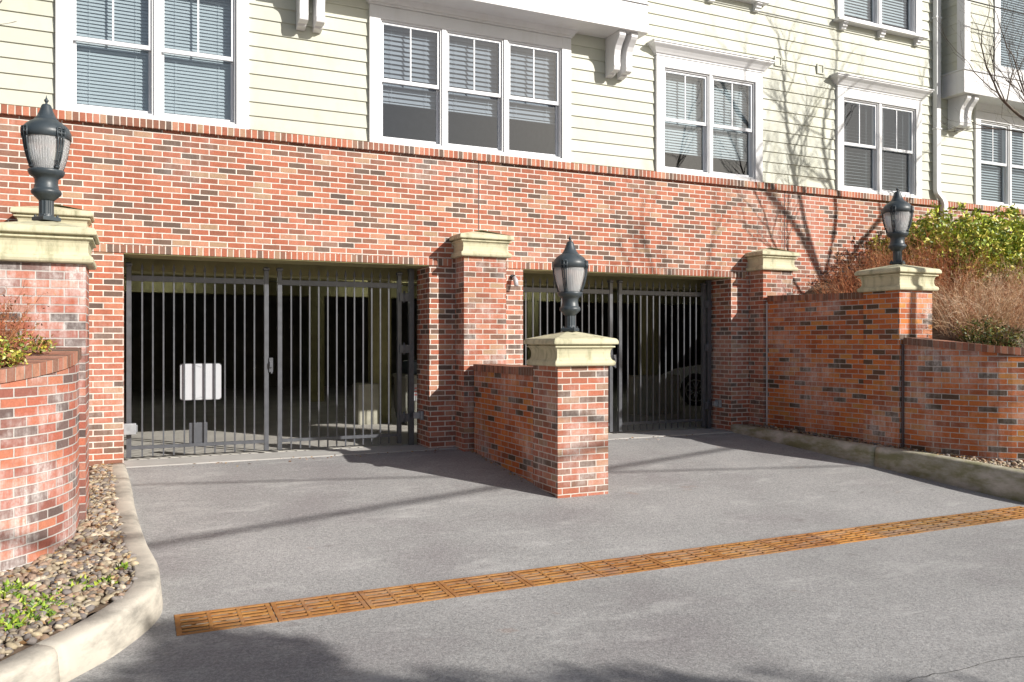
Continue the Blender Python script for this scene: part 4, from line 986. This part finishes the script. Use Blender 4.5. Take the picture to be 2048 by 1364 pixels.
bare_tree((13.3, 6.3, .9), 9, 'bare tree beyond the right edge, its branch tips in the top right corner', [
    ([(13.28, 6.3, 4.3), (12.5, 6.9, 4.2), (11.75, 7.4, 4.35), (11.2, 7.65, 4.75), (11.0, 7.72, 5.1)], .035, .011, 7),
    ([(11.7, 7.42, 4.4), (11.55, 7.6, 4.9), (11.5, 7.75, 5.5)], .016, .008, 5),
    ([(13.28, 6.3, 4.8), (12.7, 6.5, 5.8), (12.2, 6.8, 6.9), (12.0, 6.9, 8.0)], .05, .02, 10),
    ([(13.28, 6.3, 5.0), (13.6, 6.2, 6.2), (13.5, 6.0, 7.6), (13.8, 6.0, 8.8)], .05, .02, 10),
    ([(13.3, 6.3, 4.5), (14.1, 6.1, 5.6), (15.0, 6.2, 6.6), (15.6, 6.0, 7.9)], .06, .022, 9),
    ([(13.3, 6.3, 4.9), (13.2, 5.6, 6.2), (12.6, 5.2, 7.4), (12.5, 5.0, 8.5)], .06, .022, 9)],
    ([(13.3, 6.3, .9), (13.33, 6.28, 2.4), (13.26, 6.3, 4.0), (13.28, 6.3, 5.0)], .10, .055), L0=.95, depth=5)
bare_tree((12.1, 3.6, -.5), 17, 'small bare street tree whose shadow falls on the brick beside the right gate', [
    ([(12.1, 3.6, 4.6), (11.6, 3.8, 5.6), (11.3, 3.7, 6.6)], .04, .016, 5),
    ([(12.1, 3.6, 4.8), (12.6, 3.5, 5.9), (12.8, 3.6, 7.0)], .04, .016, 5),
    ([(12.1, 3.6, 5.0), (12.15, 3.3, 6.2), (11.9, 3.2, 7.4)], .04, .016, 5)],
    ([(12.1, 3.6, -.5), (12.14, 3.6, 2), (12.06, 3.6, 3.8), (12.1, 3.6, 5.0)], .09, .05), L0=.9)
bare_tree((-4.2, 6.2, .8), 29, 'bare tree beyond the left edge, twigs showing at the top left corner', [
    ([(-4.2, 6.2, 3.2), (-3.0, 6.5, 3.9), (-1.9, 6.7, 4.1), (-1.05, 6.85, 3.98)], .045, .012, 5),
    ([(-4.2, 6.2, 3.0), (-3.1, 6.6, 3.5), (-2.2, 6.9, 3.68), (-1.38, 6.95, 3.62)], .035, .008, 2),
    ([(-4.2, 6.2, 3.4), (-4.4, 6.2, 4.8), (-4.2, 6.3, 6.2)], .06, .02, 6)],
    ([(-4.2, 6.2, .8), (-4.2, 6.2, 2.2), (-4.2, 6.2, 3.6)], .11, .07), L0=.5, depth=3)
# evergreen behind the viewer: only its shade reaches the picture
rnd = random.Random(41); t = thing('evergreen_tree', 'broad leafy evergreen behind the viewer, shading the foreground asphalt', 'tree', (8.3, -5.4, -.42))
b = MB(); b.tube([(0, 0, 0), (.05, 0, 2.0), (0, .05, 4.2), (.1, 0, 6.0)], [.2, .17, .13, .06], 10)
lv, lf, lc = [], [], []; s_ = (5.6 + .42)/.64
for (gx, gy, rr, n) in ((.50, 5.02, .42, 800), (.28, 4.5, .50, 1000), (.85, 4.05, .5, 900), (1.45, 3.7, .5, 800), (2.4, 3.45, .45, 500), (.1, 3.9, .5, 700), (.9, 3.2, .9, 1500), (2.0, 2.6, 1.0, 1500), (.22, 5.6, .16, 110), (3.6, 2.0, 1.0, 1000)):
    cx, cy, cz = gx + .70*s_, gy - s_, 5.6 + rnd.uniform(-.2, .2)
    b.tube([(0, 0, 3.5), (lerp(0, cx-8.3, .5), lerp(0, cy+5.4, .5), 4.9), (cx-8.3, cy+5.4, cz+.42)], [.07, .04, .015], 6)
    for k in range(n):
        v = Vector((rnd.gauss(0, 1), rnd.gauss(0, 1), rnd.gauss(0, 1))).normalized()*rr*rnd.random()**.45
        v.x *= 1.05; v.z *= .7; m_ = rnd.uniform(.6, 1.3)
        leaf_verts(lv, lf, lc, Vector((cx, cy, cz)) + v, Vector((rnd.gauss(0, 1), rnd.gauss(0, 1), rnd.gauss(0, .6))), rnd.uniform(.09, .17), tuple(q*m_ for q in (.06, .10, .03)), rnd)
b.build('trunk', M['bark'], t); col_build(lv, lf, lc, 'crown', M['leaf'], t, (8.3, -5.4, -.42))
# cables
def cable(p, q, r, label, sag=.15):
    b = MB(); P = []
    for i in range(25):
        k = i/24; v = Vector(p).lerp(Vector(q), k); v.z -= sag*4*k*(1-k); P.append(v)
    b.tube(P, r, 6); tag(b.build('overhead_cable', M['cable']), label, 'cable', 'overhead cables')
cable((-14, 9.5, 7.25), (24, 9.5, 7.25), .011, 'thin black cable crossing the top right corner in front of the siding', .05)
def shade_cable(a, c_, z, r, label, ext=12):
    k = (z + .2)/.64; A = Vector((a[0] + .70*k, a[1] - k, z)); B = Vector((c_[0] + .70*k, c_[1] - k, z)); d = (B - A).normalized()
    cable(A - d*ext, B + d*ext, r, label, 0)
shade_cable((.12, 7.2), (3.64, 8.22), 6.2, .034, 'thick cable bundle behind the viewer, shadowing the middle of the driveway')
shade_cable((0, 9.5), (1.05, 9.29), 5.4, .018, 'cable behind the viewer whose shadow crosses in front of the left gate')
#shade_cable((4.9, 9.0), (7.2, 7.0), 6.0, .03, 'cable behind the viewer whose shadow slants across the right driveway')
